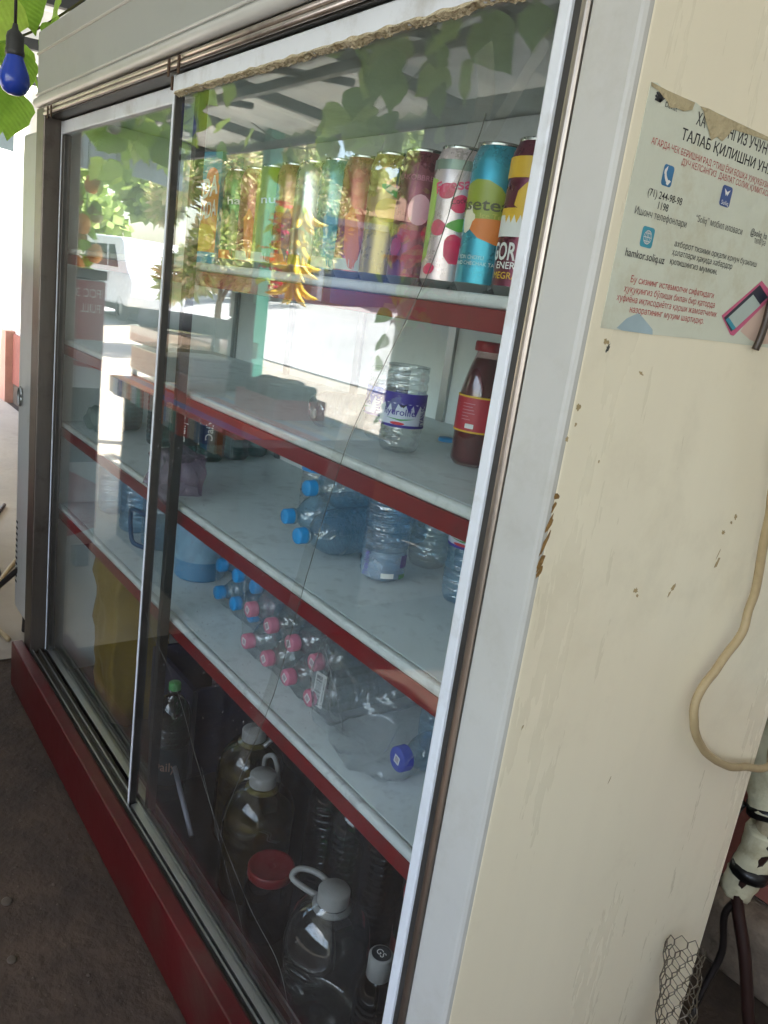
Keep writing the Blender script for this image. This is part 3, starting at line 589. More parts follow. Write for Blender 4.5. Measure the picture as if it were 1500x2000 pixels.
for i, (n, c, lb, dc) in enumerate(cans):
    can(-.222 - .0702 * i, .138 + rnd.uniform(-.004, .004), cm(n, c if i < 4 else tuple(.7 * a + .3 * sum(lin(c)) / 3 for a in lin(c))), lb, dc, face=-43 + i * 1.4 + rnd.uniform(-4, 4))  # cans further left are greyed: glare on the glass put into their colour
# juice carton behind the cans
ct = thing('juice_carton', (-1.27, .22, SH[0]), 'blue and orange juice carton standing tall behind the green cans', 'carton', (0, 0, R(12)))
box('body', (-.045, -.03, .0005), (.045, .03, .24), M('carton_blue', '#3c93ae', .4, var=.05), ct, .002)
for nm, o, mt in (('orange_art', [(-.044, .03), (.044, .03), (.044, .17), (.02, .2), (0, .17), (-.02, .185), (-.044, .16)], M('carton_orange', '#d88738', .4, var=.2)), ('fruit_art', blob(.018, .185, .022, .022), M('carton_peach', '#d9704a', .4)), ('yellow_art', blob(.0, .06, .04, .03), M('carton_yellow', '#dcb63a', .4))):
    decal(nm, o, mt, ct, lambda u, v, e={'orange_art': .0305, 'fruit_art': .0309, 'yellow_art': .0309}[nm]: (u, -e, v), 2)
text('lettering', 'ЯDA', whiteprint, ct, lambda u, v: (-.04 + u, -.0315, .135 + v + .25 * u), .08, .04, .03); text('lettering', 'JADA', whiteprint, ct, lambda u, v: (-.02 + u, -.0315, .095 + v + .25 * u), .06, .034, .02)

def bottle(name, loc, label, cat, mt, H=.21, r=.032, capm=bluecap, rot=(0, 0, 0), lab=None, neck=True, rib=True, cut=None, group=None, capr=.0148, ripple=.0012, petal=True, capcode=False):
    b = thing(name, loc, label, cat, rot, group)
    hs = H * .70
    prof = [(.0002, .006), (r * .45, .004), (r * .7, .0), (r * .9, .006), (r, H * .07)]
    n = int(H / .0022)
    for i in range(1, n):
        z = H * .07 + (hs - H * .07) * i / n; rr = r - (ripple * 1.5 * max(0, math.sin(z * 2 * math.pi / (.0135 if r < .04 else .017))) ** 2 if rib else 0); prof.append((rr, z))
    if cut: prof = [p for p in prof if p[1] < cut] + [(r, cut), (r - .001, cut + .001), (r - .0012, cut - .004)]
    else: prof += [(r, hs), (r * .96, hs + H * .05), (r * .8, hs + H * .11), (r * .55, hs + H * .165), (.0135, hs + H * .2), (.0128, hs + H * .22), (.0158, hs + H * .225), (.0158, hs + H * .232), (.0126, hs + H * .235), (.0126, H - .004)]
    def md(rr, z, a):
        if petal and z < H * .12: return rr * (1 - .13 * (1 - z / (H * .12)) * (.5 + .5 * math.cos(5 * a))) + (.0)
        return rr * (1 + (.014 * math.sin(3 * a + z * 60) + .008 * math.sin(7 * a - z * 140)) * (1 if rib else 0))
    lathe('shell', prof, mt, b, 30, md)
    if not cut:
        cp = lathe('cap', [(capr, H - .018), (capr + .0003, H - .0165), (capr, H - .016), (capr, H - .002), (capr - .0015, H), (.0002, H)], capm, b, 24)
        if capcode:
            v = [(.0068, .0068), (-.0068, .0068), (-.0068, -.0068), (.0068, -.0068)]; a = rnd.uniform(-.5, .5); v = [(x * math.cos(a) - y * math.sin(a), x * math.sin(a) + y * math.cos(a)) for x, y in v]
            mesh('cap_sticker', [(x, y, H + .0004) for x, y in v], [(0, 1, 2, 3)], whiteprint, cp); mesh('cap_print', [(x * .72, y * .72, H + .0007) for x, y in v], [(0, 1, 2, 3)], M('sticker_grey', '#a89aa0', .6, var=.05), cp)
    if lab: lab(b, r, H)
    return b
def lab_hydro(col, face, z0, z1, name2='TYAN-SHAN', eco=False):
    def fn(b, r, H):
        a = R(face); rr = r + .0014
        patch('label', (a - R(150), z0), (a + R(150), z1), M('label_white_blue', '#c9d0e0', .45, var=.05), b, rr, 30)
        patch('label_top', (a - R(150), z1 - (z1 - z0) * .3), (a + R(150), z1), col, b, rr + .0002, 30); e = rr + .0004; hh = z1 - z0
        for k in range(8): decal('mountain', [(-.045 + k * .0125, z1 - hh * .3), (-.039 + k * .0125, z1 - hh * (.42 + .12 * (k % 3))), (-.031 + k * .0125, z1 - hh * .3)], col, b, wrapfn(e, a, 0), 2)
        text('lettering', 'hydrolife', purpleprint, b, wrapfn(e + .0003, a - R(48), z0 + hh * .36), r * 1.55, hh * .2, .008)
        decal('swoosh', [(-r * .8, z0 + hh * .27), (0, z0 + hh * .2), (r * .7, z0 + hh * .29), (0, z0 + hh * .245)], greenprint, b, wrapfn(e + .0003, a, 0)); decal('badge', blob(-.005, z0 + hh * .12, r * .35, hh * .045), redprint, b, wrapfn(e + .0003, a, 0))
        decal('bird', [(-.006, z0 + hh * .68), (.002, z0 + hh * .63), (.009, z0 + hh * .72), (.002, z0 + hh * .58)], blackprint, b, wrapfn(e + .0003, a, 0))
        text('lettering', name2, purpleprint, b, wrapfn(e + .0003, a + R(72), z0 + hh * .06, R(90)), hh * .86, r * .36, .02)
        patch('foot_stripe', (a - R(150), z0), (a + R(150), z0 + hh * .08), greenprint if eco else purpleprint, b, rr + .0002, 30)
    return fn
def lab_water(face, z0, z1):
    def fn(b, r, H):
        a = R(face); rr = r + .0014; patch('label', (a - R(130), z0), (a + R(130), z1), M('water_blue', '#2b8fd6', .4, var=.05), b, rr, 28)
        text('lettering', 'BILLUR', M('water_navy', '#10234f', .45), b, wrapfn(rr + .0003, a - R(8), z0 + .004, R(90)), (z1 - z0) * .9, r * .42, .03); text('lettering', 'WATER', whiteprint, b, wrapfn(rr + .0004, a + R(26), z0 + .006, R(90)), (z1 - z0) * .8, r * .5, .03); text('lettering', 'WATER', redprint, b, wrapfn(rr + .0006, a + R(28), z0 + .008, R(90)), (z1 - z0) * .8, r * .28, .01)
    return fn
def lab_slip(b, r, H):
    rr = r + .0014; patch('label', (R(-100), .010), (R(35), .055), clear('clear_label', (.75, .85, .95), haze=.3, hazecol='#c3d3e6', hscale=(60, 60, 60)), b, rr, 20)
    text('lettering', 'TYAN-SHAN', purpleprint, b, wrapfn(rr + .0004, R(-74), .012, R(90)), .042, .011, .02); patch('mountain', (R(8), .03), (R(34), .052), purpleprint, b, rr + .0003, 6); patch('barcode', (R(-40), .012), (R(-8), .021), whiteprint, b, rr + .0003, 6); patch('foot_stripe', (R(8), .010), (R(34), .018), greenprint, b, rr + .0003, 6)
# shelf below the cans
S1 = SH[1] + .0008; S2 = SH[2] + .0008; S3 = SH[3] + .0008
bottle('water_bottle', (-.485, .200, S1), 'cut-off clear bottle with purple mountain label in front of the juice bottle', 'bottle', pet, .24, .034, lab=lab_hydro(purpleprint, -42, .042, .095), cut=.135)
bottle('water_bottle', (-.575, .235, S1), 'cut-off clear bottle standing half hidden behind the purple labelled one', 'bottle', pet, .24, .034, lab=lab_hydro(blueprint_, -120, .042, .09), cut=.12)
jb = thing('juice_bottle', (-.392, .272, S1), 'glass bottle of dark red juice with red label and red lid', 'bottle'); jb.scale = (.87, .87, .87)
lathe('liquid', [(.0002, .004), (.028, .004), (.034, .012), (.0345, .06), (.034, .10), (.033, .128), (.029, .150), (.024, .172), (.018, .188), (.0002, .1885)], M('dark_red_juice', '#5a0c18', .3, var=.1), jb, 28)
lathe('glass', [(.0002, 0), (.03, 0), (.0365, .010), (.037, .06), (.0365, .124), (.0352, .134), (.0318, .150), (.0262, .172), (.0205, .190), (.0185, .198), (.0185, .204), (.0205, .208)], clear('juice_glass', (.88, .7, .7), f0=.07, absorb=.4), jb, 32)
lathe('lid', [(.0215, .2), (.0235, .201), (.0235, .214), (.022, .217), (.0002, .2172)], redcap, jb, 24)
patch('label', (R(-170), .062), (R(90), .122), M('juice_label_red', '#b01f33', .4, var=.1), jb, .0382, 30)
for z in (.0605, .121): patch('label_border', (R(-170), z), (R(90), z + .003), yellowprint, jb, .0386, 30)
for k in range(6): patch('print_line', (R(-88), .110 - k * .0055), (R(-88 + (34, 28, 33, 36, 20, 26)[k]), .1112 - k * .0055), M('label_pale_pink', '#d08a94', .5), jb, .0387, 6)
decal('barcode', rrect(-.008, .068, .008, .076, .001), whiteprint, jb, wrapfn(.0388, R(-62), 0), 2)
bottle('water_bottle', (-.66, .145, SH[1] + .034), 'small clear bottle lying on its side on the second shelf', 'bottle', pet, .20, .031, whitecap, rot=(R(90), 0, R(172)))
# middle shelf
bottle('water_bottle', (-.90, .33, S2), 'clear upright bottle with bright blue label behind the lying bottles', 'bottle', pet, .23, .034, whitecap, lab=lab_water(-28, .10, .185))
for (x, y, z, lb, rz) in ((-.672, .135, SH[2] + .046, 'front lower large bottle lying with its blue cap outwards', 4), (-.755, .175, SH[2] + .046, 'rear lower large bottle lying with its blue cap outwards', -2), (-.695, .165, SH[2] + .124, 'large bottle with blue cap lying on top of two others', 2)):
    bottle('water_bottle', (x, y + .30, z), lb, 'bottle', petblue, .30, .044, bluecap, rot=(R(90), 0, R(rz)), group='lying large water bottles')
bottle('water_bottle', (-.535, .245, S2), 'tall ribbed clear bottle with its label slipped to the bottom', 'bottle', petblue, .232, .040, bluecap, lab=lab_slip, ripple=.0022)
bottle('water_bottle', (-.565, .375, S2), 'clear bottle with purple and green mountain label behind the tall ribbed one', 'bottle', pet, .245, .038, bluecap, lab=lab_hydro(purpleprint, -38, .105, .165, eco=True))
bottle('water_bottle', (-.50, .43, S2), 'clear bottle with white and orange peak label near the back wall', 'bottle', petblue, .245, .036, bluecap, lab=lab_hydro(blueprint_, -60, .105, .155))
bottle('water_bottle', (-.398, .315, S2), 'clear bottle with vertical purple lettering at the right end of the middle shelf', 'bottle', petblue, .245, .038, bluecap, lab=lab_hydro(blueprint_, -66, .10, .155))
tealb = clear('teal_plastic', (.25, .5, .48), f0=.06, rough=.05, absorb=.4)
for i, (x, y) in enumerate(((-1.39, .235), (-1.40, .315), (-1.42, .40), (-1.46, .48))):
    def lab(b, r, H):
        patch('label', (R(-160), .05), (R(100), .13), M('dark_round_label', '#1e2a2c', .5), b, r + .0012, 24); text('lettering', 'Daily', whiteprint, b, wrapfn(r + .0016, R(-20), .06, R(90)), .055, .02, .01)
    bottle('soda_bottle', (x, y, S2), '%s teal soda bottle from the front at the left of the middle shelf' % ['first', 'second', 'third', 'fourth'][i], 'bottle', tealb, .22, .036, greenprint, lab=lab if i < 2 else None, group='teal soda bottles')
def crumple(name, lo, hi, mt, label, cat, am=.02, fr_=18., sub=14, sq=.6, seed=0):
    bm = bmesh.new(); bmesh.ops.create_cube(bm, size=2); bmesh.ops.subdivide_edges(bm, edges=bm.edges, cuts=sub, use_grid_fill=True); c = [(a + b) / 2 for a, b in zip(lo, hi)]; h = [(b - a) / 2 for a, b in zip(lo, hi)]
    for v in bm.verts:
        p = v.co; s = p.normalized(); p = p * sq + s * (1 - sq) * 1.25; p = Vector((p[i] * h[i] for i in range(3))); w_ = Vector(c) + p; k = noise.noise_vector(w_ * fr_ + Vector((seed, 0, 0))); k2 = noise.noise_vector(w_ * fr_ * 2.7); v.co = p + k * am + k2 * am * .5
        v.co.z = max(v.co.z, -h[2])
    o = bmo(name, bm, mt, None, True); o.location = c; return tag(o, label, cat)
crumple('plastic_bag', (-1.19, .066, .845), (-1.08, .16, .955), clear('pink_bag', (.78, .68, .78), f0=.05, rough=.2, haze=.25, hazecol='#b99fb4', hscale=(20, 20, 20), absorb=.3), 'crumpled pinkish plastic bag hanging over the middle shelf edge', 'bag', .018, 22)
# lower shelf
brl = thing('plastic_tub', (-1.235, .235, S3), 'pale blue cylindrical tub wrapped in film on the lower shelf', 'tub')
lathe('body', [(.0002, 0), (.058, 0), (.062, .006), (.064, .12), (.064, .185), (.0002, .186)], M('tub_blue', '#4e8fb8', .4, var=.1), brl, 28); lathe('wrap', [(.064, .004), (.067, .06), (.0665, .12), (.068, .187), (.05, .2), (.02, .205)], film, brl, 28, lambda r, z, a: r * (1 + .03 * math.sin(a * 7 + z * 40))); patch('label', (R(-120), .05), (R(20), .15), M('tub_label', '#8fb6cd', .5, var=.2, scale=30), brl, .0645, 20)
ordn = ['first', 'second', 'third', 'fourth']
for row in (0, 1):
    for k in range(3):
        bottle('water_bottle', (-1.037 + k * .07, .185 + .006 * k + .215, SH[3] + .034 + row * .066), 'blue-capped bottle lying in the six-pack, %s row, %s from the left' % (['lower', 'upper'][row], ordn[k]), 'bottle', petblue, .215, .032, bluecap, rot=(R(90), R(rnd.uniform(0, 90)), 0), group='blue-capped bottles in a six-pack', capr=.0155)
    for k in range(4):
        bottle('juice_drink_bottle', (-.785 + k * .0805, .128 + .215, SH[3] + .035 + row * .068), 'pink-capped bottle lying in the wrapped pack, %s row, %s from the left' % (['lower', 'upper'][row], ordn[k]), 'bottle', pet, .215, .037, pinkcap, rot=(R(90), R(rnd.uniform(0, 90)), 0), group='pink-capped bottles in a wrapped pack', capr=.0155, capcode=True)
crumple('pack_film', (-1.085, .20, .6185), (-.86, .435, .775), film, 'clear shrink film around the blue-capped six-pack', 'plastic film', .008, 16, 16, .9)
pf = crumple('pack_film', (-.84, .146, .6185), (-.49, .375, .785), film, 'clear shrink film around the pink-capped bottle pack', 'plastic film', .010, 15, 20, .92, 3)
bc = thing('barcode_sticker', (-.528, .1395, .672), 'white barcode sticker on the pink-capped pack', 'sticker', (0, R(4), R(14)))
box('paper', (-.012, -.0006, -.03), (.013, 0, .034), whiteprint, bc)
for k in range(22): box('bar', (-.0095, -.0011, -.027 + k * .0026), (.0045, -.0007, -.027 + k * .0026 + rnd.choice((.0006, .001, .0016))), blackprint, bc)
for k in range(1): text('lettering', '4 780087 401052', blackprint, bc, lambda u, v: (.0115 - v, -.0009, -.026 + u), .055, .0035)
crumple('plastic_film', (-.51, .11, .6185), (-.30, .40, .78), clear('loose_film', (.985, .988, .99), f0=.05, rough=.06, haze=.06, hazecol='#d5e2ea', hscale=(12, 12, 12), absorb=.04, bump=.9, bscale=30), 'loose crumpled clear film beside the pink-capped pack', 'plastic film', .03, 11, 18, .75, 8)
bottle('water_bottle', (-.365, .285, S3), 'blue labelled upright bottle at the right end of the lower shelf', 'bottle', petblue, .225, .038, bluecap, lab=lab_water(-52, .09, .19))
bottle('water_bottle', (-.315, .165 + .20, SH[3] + .034), 'bottle lying with a dark blue cap at the right end of the lower shelf', 'bottle', petblue, .205, .031, darkbluecap, rot=(R(90), 0, R(-3)), capr=.0205, capcode=True)
# left bay
cn = thing('water_canister', (-1.47, .24, S3), 'translucent water canister with dark blue carrying handle on the lower shelf', 'canister')
lathe('body', [(.0002, 0), (.06, 0), (.066, .01), (.066, .15), (.055, .175), (.02, .19), (.018, .2)], petblue, cn, 26, lambda r, z, a: r * (1 + .02 * math.sin(z * 160))); tube('handle', [(.06, -.075, .10), (.0, -.095, .105), (-.03, -.09, .08), (-.03, -.085, .02), (.0, -.085, -.0 + .008), (.06, -.07, .012)], .006, M('navy_handle', '#244a6e', .4), cn, 8, 5); lathe('cap', [(.019, .195), (.02, .215), (.0002, .2155)], redcap, cn, 18)
for i, (x, y, h) in enumerate(((-1.60, .2, .2), (-1.70, .26, .21), (-1.79, .2, .2))):
    bottle('water_bottle', (x, y, S3), '%s blue tinted bottle left of the canister on the lower shelf' % ordn[i], 'bottle', petblue, h, .042, bluecap, group='bottles behind the left door')
for i, (x, y) in enumerate(((-1.58, .25), (-1.69, .3), (-1.8, .24))):
    bottle('soda_bottle', (x, y, S2), '%s teal bottle behind the left door on the middle shelf' % ordn[i], 'bottle', tealb, .215, .038, bluecap, group='teal bottles behind the left door')
crumple('paper_sack', (-1.83, .12, .87), (-1.72, .2, .93), M('crumpled_grey_pack', '#7d8a84', .6, var=.2), 'crumpled grey packet lying on the middle shelf behind the left door', 'packet', .012, 30, 10)
# bottom deck
DK = .0495
ys = crumple('yellow_sack', (-1.70, .13, DK), (-1.52, .30, .555), M('yellow_plastic_sack', '#80670f', .5, var=.15, scale=5, bump=.5, bscale=16), 'tall yellow plastic sack at the bottom behind the left door', 'sack', .018, 9, 14, .85)
def jug(loc, label, liquid, H=.285, r=.078, hang=0.):
    j = thing('water_jug', loc, label, 'jug', (0, 0, R(hang)))
    pr = [(.0002, .006), (r * .8, .0), (r, .012)] + [(r + .0015 * math.sin(i * 2.2), .012 + (H * .62) * i / 16) for i in range(1, 17)] + [(r * .97, H * .70), (r * .86, H * .79), (r * .62, H * .87), (r * .35, H * .915), (.0255, H * .93), (.0255, H - .01)]
    lathe('shell', pr, clear('jug_plastic', (.93, .95, .96), f0=.09, rough=.03, absorb=.35, haze=.02, hscale=(20, 20, 20), bump=.06, bscale=20) if liquid is None else clear('oil_plastic', (.62, .55, .25), f0=.06, rough=.03, absorb=.4), j, 36, lambda rr, z, a: rr * (1 + .015 * math.cos(6 * a)) if z > .02 else rr)
    if liquid: lathe('oil', [(.0002, .008), (r * .93, .01), (r * .95, H * .62), (r * .9, H * .70), (.0002, H * .705)], liquid, j, 26)
    lathe('cap', [(.0285, H - .026), (.0288, H - .003), (.0265, H), (.0002, H)], whitecap, j, 28); lathe('collar', [(.0275, H - .036), (.036, H - .036), (.036, H - .031), (.0275, H - .029)], whitecap, j, 24)
    tube('handle', [(-.03, .0, H - .034), (-.055, -.008, H - .028), (-.085, -.012, H - .018), (-.082, .005, H - .008), (-.05, .02, H - .01), (-.02, .03, H - .03)], .0055, whitecap, j, 7, 5)
    return j
oil = M('yellow_oil', '#3d3408', .3, var=.1)
jug((-.425, .155, DK), 'large clear jug with white cap and handle at the bottom front', None, hang=20)
jug((-.78, .205, DK), 'oil jug with white cap and raised handle at the bottom centre', oil, hang=-40); jug((-.945, .27, DK), 'oil jug behind the central one with white cap', oil, hang=-110)
rj = thing('red_lid_jar', (-.655, .17, DK), 'jar with broad red lid between the jugs at the bottom', 'jar'); lathe('glass', [(.0002, 0), (.045, 0), (.05, .01), (.05, .12), (.044, .14)], petdark, rj, 26); lathe('lid', [(.0465, .138), (.048, .14), (.048, .156), (.046, .159), (.042, .157), (.0002, .157)], M('dark_red_lid', '#6f1016', .3), rj, 28)
sb = bottle('sauce_bottle', (-.292, .165, DK), 'small bottle with white sleeve cap and round black monogram at the bottom right', 'bottle', petdark, .25, .034, whitecap)
lathe('cap_sleeve', [(.019, .205), (.0205, .207), (.0205, .254), (.019, .256), (.0002, .256)], M('sleeve_grey', '#8a8a88', .4), sb, 22); decal('cap_disc', blob(0, 0, .0165, .0165, 22), blackprint, sb, lambda u, v: (u, v, .2565), 2); text('cap_print', 'GS', whiteprint, sb, lambda u, v: (-.009 + u, -.006 + v, .257), .017, .012)
rl = thing('red_label_jar', (-.40, .36, DK), 'dark jar with faded red label under the lower shelf at the right', 'jar'); lathe('glass', [(.0002, 0), (.05, 0), (.052, .01), (.052, .17), (.04, .2)], petdark, rl, 26); patch('label', (R(-150), .06), (R(60), .12), M('faded_red_label', '#5a1a1c', .5), rl, .0525, 24); text('lettering', 'Mashr', M('faded_print', '#9c7a6a', .5), rl, wrapfn(.053, R(-95), .08), .075, .02); lathe('lid', [(.041, .197), (.043, .2), (.043, .215), (.0002, .2155)], redcap, rl, 24)
for i, (x, y, mt, lb) in enumerate(((-.70, .33, petgreen, 'dark green bottle behind the central oil jug'), (-.60, .32, petgreen, 'dark green bottle under the lower shelf next to the black one'), (-.53, .36, petdark, 'tall black bottle at the back of the bottom deck'), (-.30, .40, petdark, 'dark bottle in the far right back of the bottom deck'))):
    bottle('soda_bottle', (x, y, DK), lb, 'bottle', mt, .33, .046, redcap)
def lab(b, r, H): patch('label', (R(-150), .06), (R(60), .16), M('dark_round_label', '#1e2a2c'), b, r + .0012, 24); text('lettering', 'Daily', M('faded_print', '#9c7a6a'), b, wrapfn(r + .0016, R(-75), .1), .06, .025, .01)
bottle('soda_bottle', (-1.16, .16, DK), 'dark green bottle with oval label at the bottom left of the right door', 'bottle', petgreen, .32, .046, greenprint, lab=lab)
box('square_tube', (-1.24, .30, .315), (-.98, .335, .35), M('grey_plastic_profile', '#77777a', .5), None, .002); tag(bpy.data.objects['square_tube'], 'grey square plastic profile lying across the bottles at the bottom', 'plastic bar')
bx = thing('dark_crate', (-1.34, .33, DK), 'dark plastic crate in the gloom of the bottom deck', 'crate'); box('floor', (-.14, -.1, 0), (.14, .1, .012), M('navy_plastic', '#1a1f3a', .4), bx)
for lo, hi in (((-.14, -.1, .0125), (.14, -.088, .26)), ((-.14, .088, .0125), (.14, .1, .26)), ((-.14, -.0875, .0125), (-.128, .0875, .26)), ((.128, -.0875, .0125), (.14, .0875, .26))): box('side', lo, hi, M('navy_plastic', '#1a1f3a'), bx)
tag(tube('white_stick', [(-1.06, .13, .20), (-.99, .12, .17), (-.9, .11, .125)], .006, M('dull_white_plastic', '#7c7c86', .4), None, 8), 'thin white plastic stick leaning at the bottom of the right door', 'stick')
# water drops on the inside of the cracked door
dp = Acc(); q = random.Random(11)
for i in range(150):
    cxz = q.choice(((-.86, .95), (-.8, .8), (-.95, 1.02), (-.72, .7), (-.6, .62), (-.85, .5), (-.5, .8))); x = q.gauss(cxz[0], .06); z = q.gauss(cxz[1], .07); s = q.uniform(.0007, .0018)
    v, f = lathe_data([(.0002, -1), (.75, -.7), (1, -.1), (.7, .7), (.0002, 1.6)], 6); dp.add(([(x + a * s, .0185 - abs(b) * s * .0 + b * s * .5, z + c * s) for a, b, c in v], f))
tag(dp.build('water_drops', clear('drop', (.95, .95, .95), f0=.25, rough=.05), None, True), 'tiny water drops on the cracked glass door', 'water drops', kind='stuff')

# ================================================================== AWNING
an = thing('awning', (0, 0, 0), 'corrugated translucent awning on dark steel trusses with teal posts', 'awning')
X0, X1, Y0, Y1 = -6.9, 5.2, -2.42, 1.08
def az(y): return 2.62 - (y - Y1) * -.055
v = []; f = []; nx = 260
for j, y in enumerate((Y1, -.1, -1.3, Y0)):
    for i in range(nx + 1):
        x = X0 + (X1 - X0) * i / nx; v.append((x, y, az(y) + .02 * math.sin(x * 38)))
for j in range(3):
    for i in range(nx): a = j * (nx + 1) + i; f.append((a, a + 1, a + nx + 2, a + nx + 1))
mesh('roof_sheet', v, f, M('translucent_sheet', '#b9bcb8', .5, var=.12, scale=1.5, trans=.07), an, True)
tm = M('dark_steel_truss', '#3d4043', .5, .4, var=.15)
for x in (-6.4, -5.2, -4.1, -3.0, -1.9, -.8, .3, 1.4, 2.5, 3.6, 4.8):
    L = math.atan2(az(Y0) - az(Y1), Y0 - Y1)
    bm = bmesh.new(); 
    for (ya, yb, dz) in ((Y0, Y1, -.055),):
        vs8 = [bm.verts.new((x + sx_, yy, az(yy) + dz + dz2)) for yy in (ya, yb) for sx_ in (-.022, .022) for dz2 in (-.03, .03)]
        for q4 in ((0, 1, 3, 2), (4, 6, 7, 5), (0, 4, 5, 1), (2, 3, 7, 6), (0, 2, 6, 4), (1, 5, 7, 3)): bm.faces.new([vs8[k] for k in q4])
    bmo('rafter', bm, tm, an)
    if x < 2: tube('brace', [(x, -.75, az(-.75) - .09), (x + .9, -1.75, az(-1.75) - .09)], .02, tm, an, 4)
for y in (-2.3, -1.55, -.75, .2): box('purlin', (X0, y - .02, az(y) - .135), (X1, y + .02, az(y) - .087), tm, an)
tealp = M('teal_post_paint', '#3f8d78', .45, var=.12, scale=5)
for x in (-5.12, -3.22, 1.6, 4.9): box('post', (x - .055, -2.41, -.01), (x + .055, -2.30, 2.50), tealp, an, .006)
def drape(name, pts, z0, z1, mt, parent, wav=.03, per=.5):
    v = []; f = []; pts = [Vector(p) for p in pts]; n = 0; L = 0
    for a, b in zip(pts, pts[1:]):
        k = max(2, int((b - a).length / .06))
        for i in range(k + (1 if b == pts[-1] else 0)):
            p = a.lerp(b, i / k); L += .06; d = (b - a).normalized(); nn = Vector((-d.y, d.x, 0)); hem = .04 * abs(math.sin(L * math.pi / per))
            v += [(p.x, p.y, z1), (p.x + nn.x * wav * .5 * math.sin(L * 9), p.y + nn.y * wav * .5 * math.sin(L * 9), (z0 + z1) / 2), (p.x + nn.x * wav * math.sin(L * 9), p.y + nn.y * wav * math.sin(L * 9), z0 + hem)]
            if n: o = 3 * n - 3; f += [(o, o + 1, o + 4, o + 3), (o + 1, o + 2, o + 5, o + 4)]
            n += 1
    return mesh(name, v, f, mt, parent, True)
drape('valance', [(X0, Y0 - .02, 0), (X1, Y0 - .02, 0)], 2.33, 2.58, M('olive_tarp', '#6f7550', .6, var=.15, trans=.15), an, .02, .4)
drape('front_curtain', [(-3.24, -2.26, 0), (-1.15, -2.26, 0)], -.03, 2.40, M('dark_olive_canvas', '#3f4438', .8, var=.2, scale=4), an, .035, .9)  # canvas added for the dark zone reflected at right and for shade
drape('added_low_screen', [(-1.18, -2.31, 0), (3.3, -2.31, 0)], -.03, 1.05, MC['dark_olive_canvas'], an, .03, .9)  # unseen screen added to block low light off the sunlit ground
drape('added_end_screen', [(3.3, -2.27, 0), (3.3, 1.0, 0)], -.03, 2.5, M('pale_canvas', '#c2bfb6', .8, var=.1, scale=3, trans=.4), an, .04, 1.1)  # unseen translucent screen added to cut light reaching the cream side
drape('side_tarp', [(X0 - .02, Y0, 0), (X0 - .02, 1.02, 0)], 2.06, 2.60, M('blue_grey_tarp', '#76868c', .6, var=.2, scale=3, trans=.25), an, .05, 1.3)

# ================================================================== VINES
def leaf_mesh(k, mt):
    q = random.Random(k); rows = [(-.10, .16), (-.03, .34), (.07, .45), (.2, .51), (.36, .49), (.52, .42), (.68, .31), (.82, .19), (.95, .08), (1.08, .005)]; v = []; f = []; cu = q.uniform(.1, .35); tw = q.uniform(-.2, .2)
    for j, (y, wd) in enumerate(rows):
        wd *= 1 + .06 * math.sin(j * 2.3 + k); notch = .10 if j == 0 else 0
        for t in (-1, -.55, 0, .55, 1):
            x = wd * t; v.append((x, y + (notch if t == 0 else 0) + .03 * abs(t), -cu * abs(x) ** 1.3 + .035 * math.sin(9 * y + 4 * t + k) * abs(t) + .22 * tw * y * x - .12 * y * y))
    for j in range(len(rows) - 1):
        for i in range(4): a_ = j * 5 + i; f.append((a_, a_ + 1, a_ + 6, a_ + 5))
    me = bpy.data.meshes.new('leaf'); me.from_pydata(v, [], f); me.materials.append(mt); me.polygons.foreach_set('use_smooth', [True] * len(me.polygons)); return me
LM = [leaf_mesh(i, leafm[i % 3]) for i in range(6)]
def vine(pts, n, label, size=.1, spread=.1, seed=0, droop=.6):
    q = random.Random(seed); pp = smooth_path(pts, 10); root = thing('vine', tuple(pp[0]), label, 'vine', group='vines under the awning'); o = pp[0]
    tube('stem', [p - o for p in pp], .004, M('vine_stem', '#4a4a28', .7), root, 5)
    for i in range(n):
        p = pp[q.randrange(len(pp))] - o + Vector((q.gauss(0, spread), q.gauss(0, spread), q.gauss(-.02, spread * .6))); ob = bpy.data.objects.new('leaf', LM[q.randrange(6)]); link(ob, root); ob.location = p
        s = size * q.uniform(.7, 1.25); ob.scale = (s, s, s); ob.rotation_euler = (R(q.gauss(-80, 28)), R(q.gauss(0, 25)), R(q.uniform(0, 360)))
    return root
vine([(-2.35, .45, 2.35), (-2.5, .22, 2.1), (-2.62, .06, 1.98), (-2.7, -.15, 1.9), (-2.85, -.4, 1.86)], 34, 'leafy green vine hanging beside the top left corner of the fridge', .1, .075, 1)
vine([(-2.2, -.25, 2.3), (-2.6, -.42, 2.0), (-3.0, -.55, 1.90), (-3.4, -.62, 1.93)], 26, 'dense green vine curtain hanging left of the fridge front', .12, .09, 2)
vine([(-3.4, -1.1, 2.3), (-3.9, -1.2, 2.2), (-4.4, -1.2, 2.12), (-4.9, -1.3, 2.25)], 26, 'green vine looped under the awning above the freezer', .13, .1, 3)
vine([(-.2, -.75, 2.35), (-.8, -.85, 2.2), (-1.4, -.8, 2.1), (-1.9, -.9, 2.2)], 30, 'green vine strung below the awning in front of the fridge', .12, .08, 4)
vine([(-2.3, -1.6, 2.4), (-3.0, -1.7, 2.15), (-3.7, -1.75, 2.1), (-4.4, -1.8, 2.3)], 34, 'green vine sagging along the outer purlin of the awning', .13, .1, 5)
vine([(-4.5, -.9, 2.4), (-4.6, -.95, 2.2), (-4.65, -1.0, 2.0), (-4.6, -1.0, 1.85)], 14, 'green vine hanging straight down between the mango garlands', .12, .08, 6)
vine([(-3.2, -2.24, 2.3), (-3.25, -2.22, 1.7), (-3.16, -2.23, 1.2), (-3.2, -2.22, .7)], 30, 'thin vine climbing the nearest teal post', .08, .05, 7)
vr = bpy.data.objects['vine']
